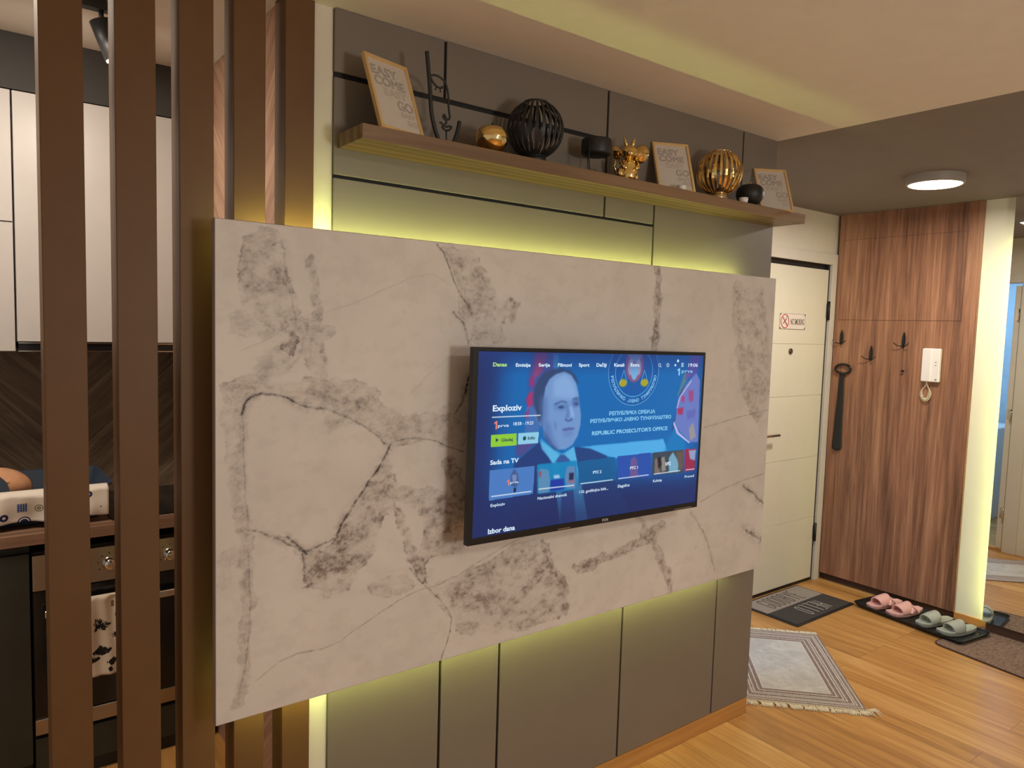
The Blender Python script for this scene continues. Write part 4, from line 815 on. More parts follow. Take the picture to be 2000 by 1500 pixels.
for s_, sc2 in ((1, 1.0), (-1, 0.72)):
    mb = MB()
    def ear(u, v, s_=s_, sc2=sc2):
        a = 2*math.pi*u; rr = v
        x = s_*(0.016 + sc2*0.030*(1+math.cos(a)*rr*0.95)); z = 0.096 + sc2*0.030*math.sin(a)*rr + 0.006*sc2*math.cos(a)*rr
        y = 0.004 - 0.010*(1-rr*rr) + 0.010*rr
        return Vector((x, y, z))
    mb.grid(28, 7, ear, closed_u=True)
    o = part(fg, 'ear', mb, M_GOLD, world=False); md = o.modifiers.new('thick', 'SOLIDIFY'); md.thickness = 0.004
    mb = MB(); mb.tube([(s_*0.008, -0.004, 0.112), (s_*0.013, -0.003, 0.124), (s_*0.016, -0.004, 0.136), (s_*0.019, -0.004, 0.143)], [0.006, 0.0065, 0.0035, 0.001], 10); part(fg, 'horn', mb, M_GOLD, world=False)
mb = MB(); mb.tube(chaik([Vector((-0.012, 0.020, 0.030)), Vector((-0.034, 0.016, 0.046)), Vector((-0.044, 0.010, 0.062)), Vector((-0.040, 0.004, 0.080))]), [0.006]*4+[0.005]*4+[0.003]*6, 10) if False else mb.tube([(-0.02, 0.016, 0.020), (-0.036, 0.014, 0.034), (-0.044, 0.010, 0.052), (-0.041, 0.004, 0.070)], [0.006, 0.0055, 0.0045, 0.003], 10)
part(fg, 'tail', mb, M_GOLD, world=False)

M_WAX = plain('white_wax', (0.86, 0.82, 0.78, 1), 0.4, var=0.01)
def tealight(x, y, label, capm, body_m, r=0.016, h=0.014):
    root = thing('tealight_candle', label, 'candle', (x, y, ZS), group='tealights on the shelf')
    mb = MB(); mb.lathe([(0.0, 0.0), (r*0.85, 0.0), (r, h), (r*0.93, h), (r*0.9, h*0.8), (0.0, h*0.8)], (0, 0, 0), 24); part(root, 'cup', mb, body_m, world=False)
    mb = MB(); mb.cyl((0, 0, h*0.78), (0, 0, h*0.95), r*0.86, r*0.86, 24); part(root, 'wax', mb, capm, world=False)
    mb = MB(); mb.tube([(0, 0, h*0.9), (0.001, 0, h*1.3)], 0.0008, 5); part(root, 'wick', mb, M_BLACK, world=False)
    return root
tealight(-1.018, -0.125, 'small gold topped white tealight left of the gold animal figurine', M_WAX, M_GOLD, 0.013, 0.026)
tealight(-0.727, -0.128, 'white tealight in front of the second framed print', M_WAX, M_PLASTICWHITE, 0.016, 0.015)
tealight(-0.380, -0.125, 'white tealight in front of the black apple', M_WAX, M_PLASTICWHITE, 0.017, 0.019)

# ---------------------------------------------------------------- entrance door
M_GROOVE = plain('door_groove_shade', srgb(150, 142, 118), 0.6)
d1 = link('door_1', None, None, (1.05, 0.80, 0.0)); d1['kind'] = 'structure'; d1['label'] = 'cream white entrance door with thin horizontal grooves'
mb = MB()
zs = [0.022, 0.434, 0.843, 1.249, 1.579, 2.062]
for a, b in zip(zs, zs[1:]): mb.box(1.05, 1.838, 0.800, 0.845, a+0.0012, b-0.0012, 0.0018, seg=2)
mb.box(1.0505, 1.8375, 0.8035, 0.843, 0.023, 2.061)
part(d1, 'door_leaf', mb, M_DOORWHITE)
mb = MB(); mb.box(1.02, 1.872, 0.826, 0.84, 2.062, 2.10); mb.box(1.838, 1.872, 0.806, 0.84, 0.0, 2.10); mb.box(1.02, 1.05, 0.806, 0.84, 0.0, 2.10); mb.box(1.0505, 1.8375, 0.806, 0.84, 0.0, 0.020); part(d1, 'dark_frame', mb, M_BLACK, label='black door frame showing as a dark gap')
mb = MB(); mb.box(1.860, 1.916, 0.786, 0.8075, 0.0, 2.165, 0.002); mb.box(0.97, 1.860, 0.786, 0.8075, 2.096, 2.165, 0.002); mb.box(0.97, 1.034, 0.786, 0.8075, 0.0, 2.0955, 0.002); part(d1, 'casing', mb, M_TRIMWHITE)
for z in (1.80, 0.33):
    mb = MB(); mb.cyl((1.849, 0.792, z-0.06), (1.849, 0.792, z+0.06), 0.009, 0.009, 14); mb.box(1.832, 1.858, 0.793, 0.806, z-0.045, z+0.045, 0.001); part(d1, 'hinge', mb, M_BLACK)
hd = MB(); hd.cyl((1.115, 0.800, 1.022), (1.115, 0.790, 1.022), 0.026); hd.cyl((1.115, 0.79, 1.022), (1.115, 0.755, 1.022), 0.010); hd.tube([(1.115, 0.755, 1.022), (1.13, 0.750, 1.022), (1.305, 0.750, 1.022)], 0.0095, 12)
part(d1, 'handle', hd, M_CHROME)
mb = MB(); mb.lathe([(0.0, 0.006), (0.009, 0.006), (0.010, 0.009), (0.017, 0.008), (0.0185, 0.003), (0.0185, 0.0)], (0, 0, 0), 24, M=Matrix.Translation((1.448, 0.7995, 1.534)) @ Matrix.Rotation(R(90), 4, 'X')); part(d1, 'peephole', mb, plain('dark_brass', srgb(110, 100, 74), 0.3, 0.8))

sg = thing('no_smoking_sign', 'small white NO SMOKING sign with red crossed circle, stuck on the entrance door', 'sign', (1.452, 0.7998, 1.668))
mb = MB(); mb.box(1.312, 1.592, 0.7965, 0.7995, 1.670, 1.768, 0.001); pl_ = part(sg, 'plate', mb, plain('sign_white', srgb(226, 214, 206), 0.4))
M_SIGNINK = plain('sign_grey_ink', srgb(96, 88, 72), 0.6); M_SIGNRED = plain('sign_red', srgb(190, 60, 44), 0.5)
mb = MB()
for a, b, c_, d_ in ((1.315, 1.589, 1.7655, 1.767), (1.315, 1.589, 1.671, 1.6725), (1.313, 1.3145, 1.672, 1.766), (1.5895, 1.591, 1.672, 1.766)): mb.box(a, b, 0.7958, 0.7964, c_, d_)
for x in (1.319, 1.585):
    for z in (1.677, 1.761): mb.box(x-0.005, x+0.005, 0.7958, 0.7964, z-0.005, z+0.005)
part(sg, 'sign_border', mb, M_SIGNINK)
mb = MB(); cxs, czs = 1.366, 1.719
mb.tube([(cxs+0.041*math.cos(2*math.pi*k/40), 0.7958, czs+0.041*math.sin(2*math.pi*k/40)) for k in range(40)], 0.0026, 6, closed=True)
mb.tube([(cxs-0.029, 0.7954, czs+0.029), (cxs+0.029, 0.7954, czs-0.029)], 0.0026, 6); part(sg, 'red_ring', mb, M_SIGNRED)
mb = MB(); mb.box(-0.024, 0.024, -0.0004, 0.0004, -0.003, 0.003, M=Matrix.Translation((cxs, 0.7958, czs)) @ Matrix.Rotation(R(-42), 4, 'Y'))
mb.tube([(cxs+0.014, 0.7958, czs+0.018), (cxs+0.022, 0.7958, czs+0.026), (cxs+0.016, 0.7958, czs+0.033)], 0.001, 5); part(sg, 'cigarette_symbol', mb, M_SIGNINK)
me = text_mesh('sign_lettering', 'NO SMOKING', 0.150, 0.036, M=Matrix.Translation((1.428, 0.7962, 1.700)) @ Matrix.Rotation(R(90), 4, 'X'), bold=0.02); me.materials.append(M_SIGNINK)
me.transform(Matrix.Translation(-Vector(sg.location))); link('sign_lettering', me, sg)

# ---------------------------------------------------------------- walnut wall unit
wu = thing('coat_wall_unit', 'tall walnut wall unit with dark plinth carrying coat hooks and the intercom', 'wall unit', (1.975, 0.37, 0.0))
XW = 1.919
mb = MB()
mb.box(XW+0.004, 2.0495, -0.055, 0.785, 0.049, H-0.001)
mb.box(XW, XW+0.0039, -0.055, 0.785, 0.049, 1.7405); mb.box(XW, XW+0.0039, -0.055, 0.0225, 1.7405, H-0.001); mb.box(XW, XW+0.0039, 0.7615, 0.785, 1.7405, H-0.001); mb.box(XW, XW+0.0039, 0.0225, 0.7615, 2.2565, H-0.001)
part(wu, 'body', mb, M_WALNUT)
mb = MB(); mb.box(XW+0.0002, XW+0.0038, 0.0245, 0.7595, 1.7445, 2.2545, 0.0006); part(wu, 'upper_door', mb, M_WALNUT)
mb = MB(); mb.box(XW+0.03, 2.0495, -0.050, 0.785, 0.0, 0.049); part(wu, 'plinth', mb, M_WALNUTDARK)

def hook(y, z, label):
    root = thing('coat_hook', label, 'coat hook', (XW, y, z), group='coat hooks on the walnut unit')
    mb = MB()
    def fth(u, v):
        zz = -0.012 + 0.095*v; wd = 0.0105*math.sin(math.pi*min(1, 0.12+0.9*v))**0.6
        return Vector((-0.004-0.010*v*v - 0.0012*(1-(2*u-1)**2), (2*u-1)*wd - 0.006*v*v, zz))
    mb.grid(7, 14, fth); o = part(root, 'feather_plate', mb, M_BLACKGLOSS, world=False); md = o.modifiers.new('thick', 'SOLIDIFY'); md.thickness = 0.0032
    for s_ in (-1, 1):
        mb = MB(); mb.tube(chaik([Vector((-0.002, 0, 0.004)), Vector((-0.020, s_*0.012, -0.006)), Vector((-0.034, s_*0.030, 0.002)), Vector((-0.040, s_*0.044, 0.016))]), 0.0028, 7); part(root, 'prong', mb, M_BLACKGLOSS, world=False)
    return root
hook(0.727, 1.594, 'black feather shaped coat hook nearest the entrance door')
hook(0.528, 1.500, 'black feather shaped coat hook hanging lowest, middle of three')
hook(0.333, 1.590, 'black feather shaped coat hook farthest from the entrance door, above the small peg')
pg = thing('coat_peg', 'tiny black peg below the coat hooks, left of the intercom', 'peg', (XW, 0.323, 1.435))
mb = MB(); mb.cyl((0, 0, 0), (-0.014, 0, 0), 0.004, 0.004, 14); mb.ball((-0.017, 0, 0.001), 0.009, 0.5, 1.2, 0.8); part(pg, 'knob', mb, M_BLACKGLOSS, world=False)

shn = thing('shoehorn', 'long black plastic shoehorn hanging on the walnut unit beside the entrance door', 'shoehorn', (XW-0.004, 0.716, 0.890))
mb = MB(); ring = [(XW-0.016, 0.700+0.052*math.cos(2*math.pi*k/32), 1.425+0.030*math.sin(2*math.pi*k/32)) for k in range(32)]; mb.tube(ring, 0.0075, 8, closed=True); part(shn, 'hanging_ring', mb, M_BLACKGLOSS)
mb = MB()
def horn(u, v):
    w_ = 0.015 + 0.019*v**1.1; zz = 1.396 - 0.508*v; a = (u-0.5)*2
    zz += (0.016*(1-a*a)-0.016)*-1*(1 if v > 0.985 else 0)
    return Vector((XW-0.016 - 0.010*v*(1-a*a)+0.008*v, 0.704 + 0.010*v + a*w_, zz))
mb.grid(11, 30, horn); o = part(shn, 'blade', mb, M_BLACK); md = o.modifiers.new('thick', 'SOLIDIFY'); md.thickness = 0.004

it = thing('intercom', 'white wall intercom with handset and curled cream cord on the walnut unit', 'intercom', (XW, 0.158, 1.380))
mb = MB(); mb.box(XW-0.028, XW, 0.110, 0.206, 1.382, 1.580, 0.006, seg=3); part(it, 'base', mb, M_PLASTICWHITE)
mb = MB(); mb.box(XW-0.040, XW-0.0282, 0.152, 0.205, 1.384, 1.578, 0.005, seg=3); part(it, 'handset', mb, M_PLASTICWHITE)
M_GREYBTN = plain('grey_button', srgb(150, 144, 140), 0.5)
for z in (1.500, 1.482): 
    mb = MB(); mb.box(XW-0.0295, XW-0.0278, 0.126, 0.136, z-0.002, z+0.002, 0.0005); part(it, 'button', mb, M_GREYBTN)
mb = MB(); mb.box(XW-0.0295, XW-0.0278, 0.120, 0.131, 1.392, 1.402, 0.0005); part(it, 'maker_badge', mb, M_GREYBTN)
cord = []
P = chaik([Vector((XW-0.020, 0.176, 1.382)), Vector((XW-0.018, 0.180, 1.360)), Vector((XW-0.015, 0.206, 1.330)), Vector((XW-0.014, 0.204, 1.285)), Vector((XW-0.014, 0.180, 1.268)), Vector((XW-0.014, 0.160, 1.290)), Vector((XW-0.015, 0.156, 1.330)), Vector((XW-0.018, 0.172, 1.355)), Vector((XW-0.020, 0.178, 1.382))], 3)
L = [0]
for a, b in zip(P, P[1:]): L.append(L[-1]+(b-a).length)
tot = L[-1]; N = 520
for i in range(N+1):
    s_ = tot*i/N; k = max(j for j in range(len(L)) if L[j] <= s_+1e-9); k = min(k, len(P)-2)
    f_ = (s_-L[k])/max(1e-9, L[k+1]-L[k]); p = P[k].lerp(P[k+1], f_); t_ = (P[k+1]-P[k]).normalized()
    n1 = t_.cross(Vector((1, 0, 0))).normalized(); n2 = t_.cross(n1)
    amp = 0.0085*max(0, min(1, (s_/tot-0.22)*9))*max(0, min(1, (0.83-s_/tot)*9)); a = 2*math.pi*s_/0.0085
    cord.append(p + n1*amp*math.cos(a) + n2*amp*math.sin(a))
mb = MB(); mb.tube(cord, 0.0019, 5); part(it, 'curled_cord', mb, M_CREAM)

# ---------------------------------------------------------------- mirror with light behind its edge
mi = thing('wall_mirror', 'tall frameless mirror lit from behind, on the wall right of the walnut unit', 'mirror', (1.91, -0.9, 0.0))
mb = MB(); mb.box(1.885, 1.889, -1.60, -0.218, 0.058, H-0.002, 0.0006, seg=1); part(mi, 'glass', mb, M_MIRROR)
mb = MB(); mb.box(1.8895, 1.9345, -1.59, -0.262, 0.062, H-0.01); part(mi, 'backing_board', mb, M_TRIMWHITE)
mb = MB(); mb.box(1.898, 1.906, -0.2618, -0.2585, 0.07, 2.16); part(mi, 'led_strip', mb, M_LEDM, label='glowing pale yellow light strip')
mb = MB(); mb.box(1.893, 1.9225, -1.60, -0.235, 0.0, 0.057); part(mi, 'plinth', mb, M_WALNUTDARK)

# ---------------------------------------------------------------- hall ceiling lamp
cl_ = thing('ceiling_lamp', 'round flat lamp glowing on the dark hall ceiling', 'ceiling lamp', (1.10, -0.14, H-0.042))
mb = MB(); mb.lathe([(0.128, 0.042), (0.128, 0.006), (0.125, 0.0), (0.118, -0.001), (0.116, 0.004), (0.0, 0.004)], (0, 0, 0), 56); part(cl_, 'housing', mb, plain('shaded_lamp_housing', (0.36, 0.33, 0.29, 1), 0.5, var=0.02), world=False)  # white housing, its shade put into a grey base colour
mb = MB(); mb.lathe([(0.116, 0.0035), (0.108, -0.003), (0.0, -0.006)], (0, 0, 0), 56); part(cl_, 'diffuser', mb, M_LAMP, world=False)

# ---------------------------------------------------------------- on the floor
def quad_mat(name, fn): 
    t = NT(name); fn(t); return t.m
# doormat
dm = thing('doormat', 'grey doormat reading HELLO and GOODBYE in front of the entrance door', 'doormat', (1.348, 0.595, 0.0), (0, 0, R(0.5)))
mb = MB(); mb.box(-0.312, 0.312, -0.198, 0.190, 0.0, 0.007, 0.003); base = part(dm, 'rubber_base', mb, M_RUBBER, world=False)
M_MATL = plain('light_grey_pile', srgb(150, 138, 126), 0.95, var=0.18, scale=260, bump=0.5, bscale=500); M_MATD = plain('charcoal_pile', srgb(62, 56, 52), 0.95, var=0.35, scale=260, bump=0.5, bscale=500)
mb = MB(); mb.box(-0.297, 0.297, 0.002, 0.176, 0.0065, 0.0095, 0.0008); part(dm, 'goodbye_half', mb, M_MATL, world=False)
mb = MB(); mb.box(-0.297, 0.297, -0.184, 0.0019, 0.0065, 0.0095, 0.0008); part(dm, 'hello_half', mb, M_MATD, world=False)
def arc(cx, cy, rx, ry, a0, a1, n=14): return [(cx+rx*math.cos(R(a0+(a1-a0)*k/n)), cy+ry*math.sin(R(a0+(a1-a0)*k/n))) for k in range(n+1)]
GLY = {'G': [arc(.5, .78, .42, .22, 20, 180) + arc(.5, .22, .42, .22, 180, 360) + [(.92, .42), (.55, .42)]],
       'O': [arc(.5, .78, .42, .22, 0, 180) + arc(.5, .22, .42, .22, 180, 360) + [(.92, .78)]],
       'D': [[(.12, 0), (.12, 1)] + arc(.4, .72, .48, .28, 90, 0) + arc(.4, .28, .48, .28, 0, -90) + [(.12, 0)]],
       'B': [[(.12, 0), (.12, 1)] + arc(.4, .77, .42, .23, 90, -90) + [(.12, .54)], arc(.4, .27, .48, .27, 90, -90) + [(.12, 0)]],
       'Y': [[(.05, 1), (.5, .5), (.95, 1)], [(.5, .5), (.5, 0)]], 'E': [[(.9, 1), (.12, 1), (.12, 0), (.9, 0)], [(.12, .52), (.75, .52)]],
       'H': [[(.1, 0), (.1, 1)], [(.9, 0), (.9, 1)], [(.1, .5), (.9, .5)]], 'L': [[(.12, 1), (.12, 0), (.9, 0)]]}
def stroke_word(name, s, x, y, pitch, gw, h_, flip, mat, rad):
    mb = MB(); k_ = -1 if flip else 1
    for i, ch in enumerate(s):
        for st in GLY[ch]: mb.tube([(x+k_*(i*pitch+px*gw), y+k_*py*h_, 0.0094) for px, py in st], rad, 5)
    part(dm, name, mb, mat, world=False)
stroke_word('goodbye_lettering', 'GOODBYE', -0.200, 0.026, 0.052, 0.038, 0.125, False, plain('dark_lettering', srgb(60, 46, 38), 0.9), 0.0026)
stroke_word('hello_lettering', 'HELLO', 0.140, -0.030, 0.048, 0.034, 0.122, True, plain('pale_lettering', srgb(176, 166, 152), 0.9), 0.0026)

# fringed rug
ang = math.atan2(0.303+0.33, 1.059-0.422)
rug = thing('fringed_rug', 'pale grey bordered rug with cream fringes lying diagonally on the hall floor', 'rug', (0.735, -0.02, 0.0), (0, 0, ang))
RL, RW = 0.80, 0.535
# right long edge passes through the two measured fringe corners; the rug lies to its left
ex, ey = math.cos(ang), math.sin(ang)
ce = Vector(((1.059+0.422)/2, (0.303-0.33)/2, 0)) + Vector((-ey, ex, 0))*(RW/2)
rug.location = ce
t = NT('bordered_rug_weave'); c = t.n('ShaderNodeTexCoord'); s = t.n('ShaderNodeSeparateXYZ'); t.l(c.outputs['Object'], s.inputs[0])
dx = t.math('SUBTRACT', RL/2, t.math('ABSOLUTE', s.outputs[0])); dy = t.math('SUBTRACT', RW/2, t.math('ABSOLUTE', s.outputs[1]))
d_ = t.math('MINIMUM', dx, dy)
co = t.coord(); nz = t.noise(co, 60, 4, 0.7); nz2 = t.noise(co, 9, 4, 0.65, 1.0); nz3 = t.noise(t.coord((8, 60, 1)), 3, 3)
field = t.ramp(nz2, [(0.3, srgb(176, 170, 164)), (0.7, srgb(206, 200, 192))])
bord = t.ramp(nz3, [(0.35, srgb(120, 104, 98)), (0.65, srgb(160, 146, 138))])
inb = t.math('LESS_THAN', d_, 0.118)
c0 = t.mix(inb, field, bord)
for q in (0.012, 0.030, 0.040, 0.062, 0.074, 0.096, 0.118):
    ln = t.math('LESS_THAN', t.math('ABSOLUTE', t.math('SUBTRACT', d_, q)), 0.0022)
    c0 = t.mix(ln, c0, srgb(214, 204, 192))
for q in (0.006, 0.050, 0.085, 0.107):
    ln = t.math('LESS_THAN', t.math('ABSOLUTE', t.math('SUBTRACT', d_, q)), 0.0028)
    c0 = t.mix(t.math('MULTIPLY', ln, 0.6), c0, srgb(128, 92, 88))
c0 = t.mix(t.math('MULTIPLY', t.math('GREATER_THAN', nz, 0.60), 0.25), c0, srgb(120, 112, 108))
t.l(c0, t.b.inputs['Base Color']); t.b.inputs['Roughness'].default_value = 0.95; t.bump(nz, 0.4, 0.001)
mb = MB(); mb.box(-RL/2, RL/2, -RW/2, RW/2, 0.0005, 0.006, 0.002); part(rug, 'woven_field', mb, t.m, world=False)
M_FRINGE = plain('cream_fringe', srgb(226, 212, 184), 0.9, var=0.06)
rnd = random.Random(3)
for sgn in (-1, 1):
    mb = MB(); n = 72
    for i in range(n):
        y = -RW/2 + RW*(i+0.5)/n
        a = rnd.uniform(-0.5, 0.5) + (-0.35 if sgn < 0 else 0.25)
        L_ = rnd.uniform(0.030, 0.048) if sgn < 0 else rnd.uniform(0.022, 0.034)
        p0 = Vector((sgn*RL/2, y, 0.0045)); mb.ball(p0 + Vector((sgn*0.006, 0, 0.0005)), 0.0036, seg=8)
        for k in range(3):
            aa = a + (k-1)*0.18
            p1 = p0 + Vector((sgn*0.010, 0, 0.0)); p2 = p1 + Vector((sgn*math.cos(aa)*L_*.5, math.sin(aa)*L_*.5, rnd.uniform(0, 0.003))); p3 = p1 + Vector((sgn*math.cos(aa+.2)*L_, math.sin(aa+.2)*L_, -0.002))
            mb.tube([p1, p2, p3], [0.0024, 0.0026, 0.0013], 5)
    if sgn < 0:
        for (dy, L_, a) in ((-0.01, 0.06, -1.0), (-0.015, 0.05, -1.4), (0.0, 0.055, -0.7), (-0.018, 0.04, -1.9)):
            p1 = Vector((-RL/2-0.004, -RW/2+0.004, 0.005)); mb.tube([p1, p1+Vector((-math.cos(a)*L_*.5, math.sin(a)*L_*.5+dy, 0.006)), p1+Vector((-math.cos(a+.3)*L_, math.sin(a+.3)*L_+dy, 0.001))], [0.003, 0.0034, 0.0018], 6)
    o = part(rug, 'fringe', mb, M_FRINGE, world=False); o['kind'] = 'stuff'

# brown woven runner
def weave(t):
    c = t.coord(rot=(0, 0, R(45))); w1 = t.n('ShaderNodeTexBrick'); t.l(c, w1.inputs[0]); w1.inputs['Scale'].default_value = 1; w1.inputs['Brick Width'].default_value = 0.011; w1.inputs['Row Height'].default_value = 0.0065; w1.inputs['Mortar Size'].default_value = 0.0011
    w1.inputs['Mortar Smooth'].default_value = 0.6
    w1.inputs['Color1'].default_value = srgb(176, 146, 122); w1.inputs['Color2'].default_value = srgb(128, 100, 82); w1.inputs['Mortar'].default_value = srgb(58, 42, 34)
    t.l(w1.outputs['Color'], t.b.inputs['Base Color']); t.b.inputs['Roughness'].default_value = 0.95; t.bump(t.math('SUBTRACT', 1, w1.outputs['Fac']), 0.6, 0.002)
M_RUNNER = quad_mat('brown_rib_weave', weave)
rot_t = math.atan2(1.681-1.595, 0.374+0.26)   # the tray and the runner lie slightly turned
rn = thing('hall_runner', 'brown woven runner on the hall floor under the end of the shoe tray', 'rug', (1.475, -0.145, 0.0), (0, 0, -rot_t))
def rrect(x0, x1, y0, y1, r, n=6):
    P = []
    for cx, cy, a0 in ((x1-r, y1-r, 0), (x0+r, y1-r, 90), (x0+r, y0+r, 180), (x1-r, y0+r, 270)):
        for k in range(n+1): a = R(a0+90*k/n); P.append((cx+r*math.cos(a), cy+r*math.sin(a)))
    return P
mb = MB(); mb.prism(rrect(-0.005, 0.465, -1.6, 0.010, 0.045), 0.0003, 0.0065); part(rn, 'woven_field', mb, M_RUNNER, world=False)
mb = MB(); mb.tube([(x, y, 0.0045) for x, y in rrect(-0.006, 0.466, -1.601, 0.011, 0.046)], 0.0042, 6, closed=True); part(rn, 'stitched_edge', mb, plain('dark_brown_binding', srgb(74, 54, 44), 0.9, var=0.5, scale=200), world=False)

# shoe tray
tr = thing('shoe_tray', 'long black plastic shoe tray holding four slippers below the walnut unit', 'tray', (1.735, 0.055, 0.0067), (0, 0, -rot_t))
mb = MB(); TX, TY = 0.150, 0.325
mb.prism(rrect(-TX+0.015, TX-0.015, -TY+0.015, TY-0.015, 0.02), 0.0, 0.003)
O = rrect(-TX, TX, -TY, TY, 0.028, 6); I = rrect(-TX+0.015, TX-0.015, -TY+0.015, TY-0.015, 0.02, 6)
prof = [(0.0, 0.0), (0.6, 0.010), (0.95, 0.021), (1.03, 0.0215), (1.03, 0.019)]
rings = [[mb.bm.verts.new((a[0]+(b[0]-a[0])*k, a[1]+(b[1]-a[1])*k, z)) for a, b in zip(I, O)] for k, z in prof]
for a, b in zip(rings, rings[1:]):
    for k in range(len(a)): mb.bm.faces.new((a[k], a[(k+1) % len(a)], b[(k+1) % len(a)], b[k]))
o = part(tr, 'pan', mb, M_RUBBER, world=False); md = o.modifiers.new('thick', 'SOLIDIFY'); md.thickness = 0.002; md.offset = 0
mb = MB()
for k in range(9): mb.box(-0.115, 0.115, -0.27+k*0.0675-0.002, -0.27+k*0.0675+0.002, 0.003, 0.0052)
part(tr, 'floor_ribs', mb, M_RUBBER, world=False)

def slipper(x, y, ang, mat, label, grp, knot, side):
    """toe at the local origin side -x, heel at +x; side = +1/-1 mirrors the outline"""
    root = thing('slipper', label, 'slipper', (x, y, 0.0120), (0, 0, ang), grp)
    L_ = 0.25
    def half(u):      # half width along the sole, toe u=0, heel u=1
        return 0.047*(math.sin(math.pi*min(1, max(0, 0.045+0.91*u)))**0.42)*(1.0 - 0.22*u + 0.0*u)*(1-0.10*math.exp(-((u-0.62)/0.16)**2))
    cen = lambda u: side*0.006*math.sin(math.pi*u*1.2)
    n = 30; mb = MB(); ringt = []
    lv = [(0.90, 0.0), (1.0, 0.006), (1.03, 0.022), (1.02, 0.027), (0.93, 0.0285), (0.82, 0.0225), (0.4, 0.0215), (0.05, 0.021)]
    rings = []
    for k, z in lv:
        rg = []
        for j in range(2*n):
            u = j/(n-1) if j < n else (2*n-1-j)/(n-1); sg_ = 1 if j < n else -1
            xx = (u-0.5)*L_*(1.0 if k > 0.8 else 1.0); cx_ = 0.0
            hw = half(u)
            px = xx*(0.5+0.5*k) if k < 0.95 else xx*(1+ (k-1)*0.6)
            rg.append(mb.bm.verts.new((px, cen(u) + sg_*hw*k, z + (0.006*max(0, (0.12-u)/0.12) if k > 0.5 else 0) + (0.003*max(0, (u-0.75)/0.25)))))
        rings.append(rg)
    for a, b in zip(rings, rings[1:]):
        for k in range(2*n): f = mb.bm.faces.new((a[k], a[(k+1) % (2*n)], b[(k+1) % (2*n)], b[k])); f.smooth = True
    mb.bm.faces.new(rings[0]); mb.bm.faces.new(rings[-1][::-1])
    part(root, 'sole', mb, mat, world=False)
    mb = MB(); nb = 9
    def strap(u, v):
        ub = 0.25 + 0.30*v + (0.03*math.sin(math.pi*u))*(v-0.3)
        a = math.pi*u; hw = half(min(0.9, ub))*1.03
        hgt = 0.047 + 0.016*v
        wv = 0.0
        if knot: wv = 0.0
        return Vector(((ub-0.5)*L_ - 0.010*math.sin(a)*(1-v), cen(ub) + hw*math.cos(a)*(1+0.05*math.sin(a)), 0.016 + hgt*math.sin(a)**0.72))
    mb.grid(28, nb, strap); o = part(root, 'strap', mb, mat, world=False); md = o.modifiers.new('thick', 'SOLIDIFY'); md.thickness = 0.0055; md.offset = -1
    if knot:
        mb = MB()
        for k in (-1, 1):
            mb.tube(chaik([Vector((-0.010, cen(.5)+k*0.050, 0.024)), Vector((0.010, cen(.5)+k*0.042, 0.044)), Vector((0.022, cen(.5)+k*0.004, 0.060)), Vector((0.040, cen(.5)-k*0.034, 0.046)), Vector((0.052, cen(.5)-k*0.046, 0.024))]), 0.0075, 8)
        part(root, 'crossed_band', mb, mat, world=False)
    return root
a_ = -rot_t
slipper(1.752, 0.262, R(-14), M_PINK, 'pink foam slipper at the end of the tray nearest the entrance door', 'slippers in the shoe tray', True, 1)
slipper(1.736, 0.135, R(-17), M_PINK, 'pink foam slipper lying next to the grey green pair', 'slippers in the shoe tray', True, -1)
slipper(1.722, -0.035, R(-15), M_SAGE, 'grey green foam slide lying next to the pink pair', 'slippers in the shoe tray', False, 1)
slipper(1.705, -0.162, R(-20), M_SAGE, 'grey green foam slide nearest the mirror, last in the tray', 'slippers in the shoe tray', False, -1)

# ---------------------------------------------------------------- bathroom door, seen in the mirror
d2 = link('door_2', None, None, (-0.04, 0.36, 0.0)); d2['kind'] = 'structure'; d2['label'] = 'white bathroom door standing open, seen in the mirror'
mb = MB(); mb.box(-0.081, 0.001, 0.3255, 0.345, 0, 2.10, 0.001); mb.box(-0.081, 0.001, 0.98, 0.9995, 0, 2.10, 0.001); mb.box(-0.081, 0.001, 0.345, 0.98, 2.08, 2.0995, 0.001)
mb.box(0.0005, 0.013, 0.245, 0.340, 0, 2.16, 0.001); mb.box(0.0005, 0.013, 0.985, 1.06, 0, 2.16, 0.001); mb.box(0.0005, 0.013, 0.340, 0.985, 2.085, 2.16, 0.001); part(d2, 'casing', mb, M_TRIMWHITE)
mb = MB(); mb.box(-0.70, -0.012, 0.352, 0.390, 0.022, 2.06, 0.001); part(d2, 'door_leaf', mb, M_TRIMWHITE)
mb = MB(); mb.box(-0.081, 0.004, 0.346, 0.979, 0.0, 0.02); part(d2, 'threshold', mb, M_OAKTRIMY)
for z in (0.30, 1.07, 1.84):
    mb = MB(); mb.cyl((0.006, 0.350, z-0.045), (0.006, 0.350, z+0.045), 0.006, 0.006, 12); mb.box(-0.0115, -0.010, 0.352, 0.380, z-0.04, z+0.04); part(d2, 'hinge', mb, M_CHROME)
bs = thing('bathroom_shelf_unit', 'blue lit white storage unit inside the bathroom, seen in the mirror', 'storage unit', (-1.2, 1.0, 0.0))
mb = MB(); mb.box(-1.55, -0.95, 0.80, 1.30, 0.0, 0.85, 0.01); part(bs, 'body', mb, M_PLASTICWHITE)
mb = MB(); mb.box(-0.949, -0.945, 0.85, 1.25, 0.35, 0.75); part(bs, 'dark_door', mb, M_BLACK)

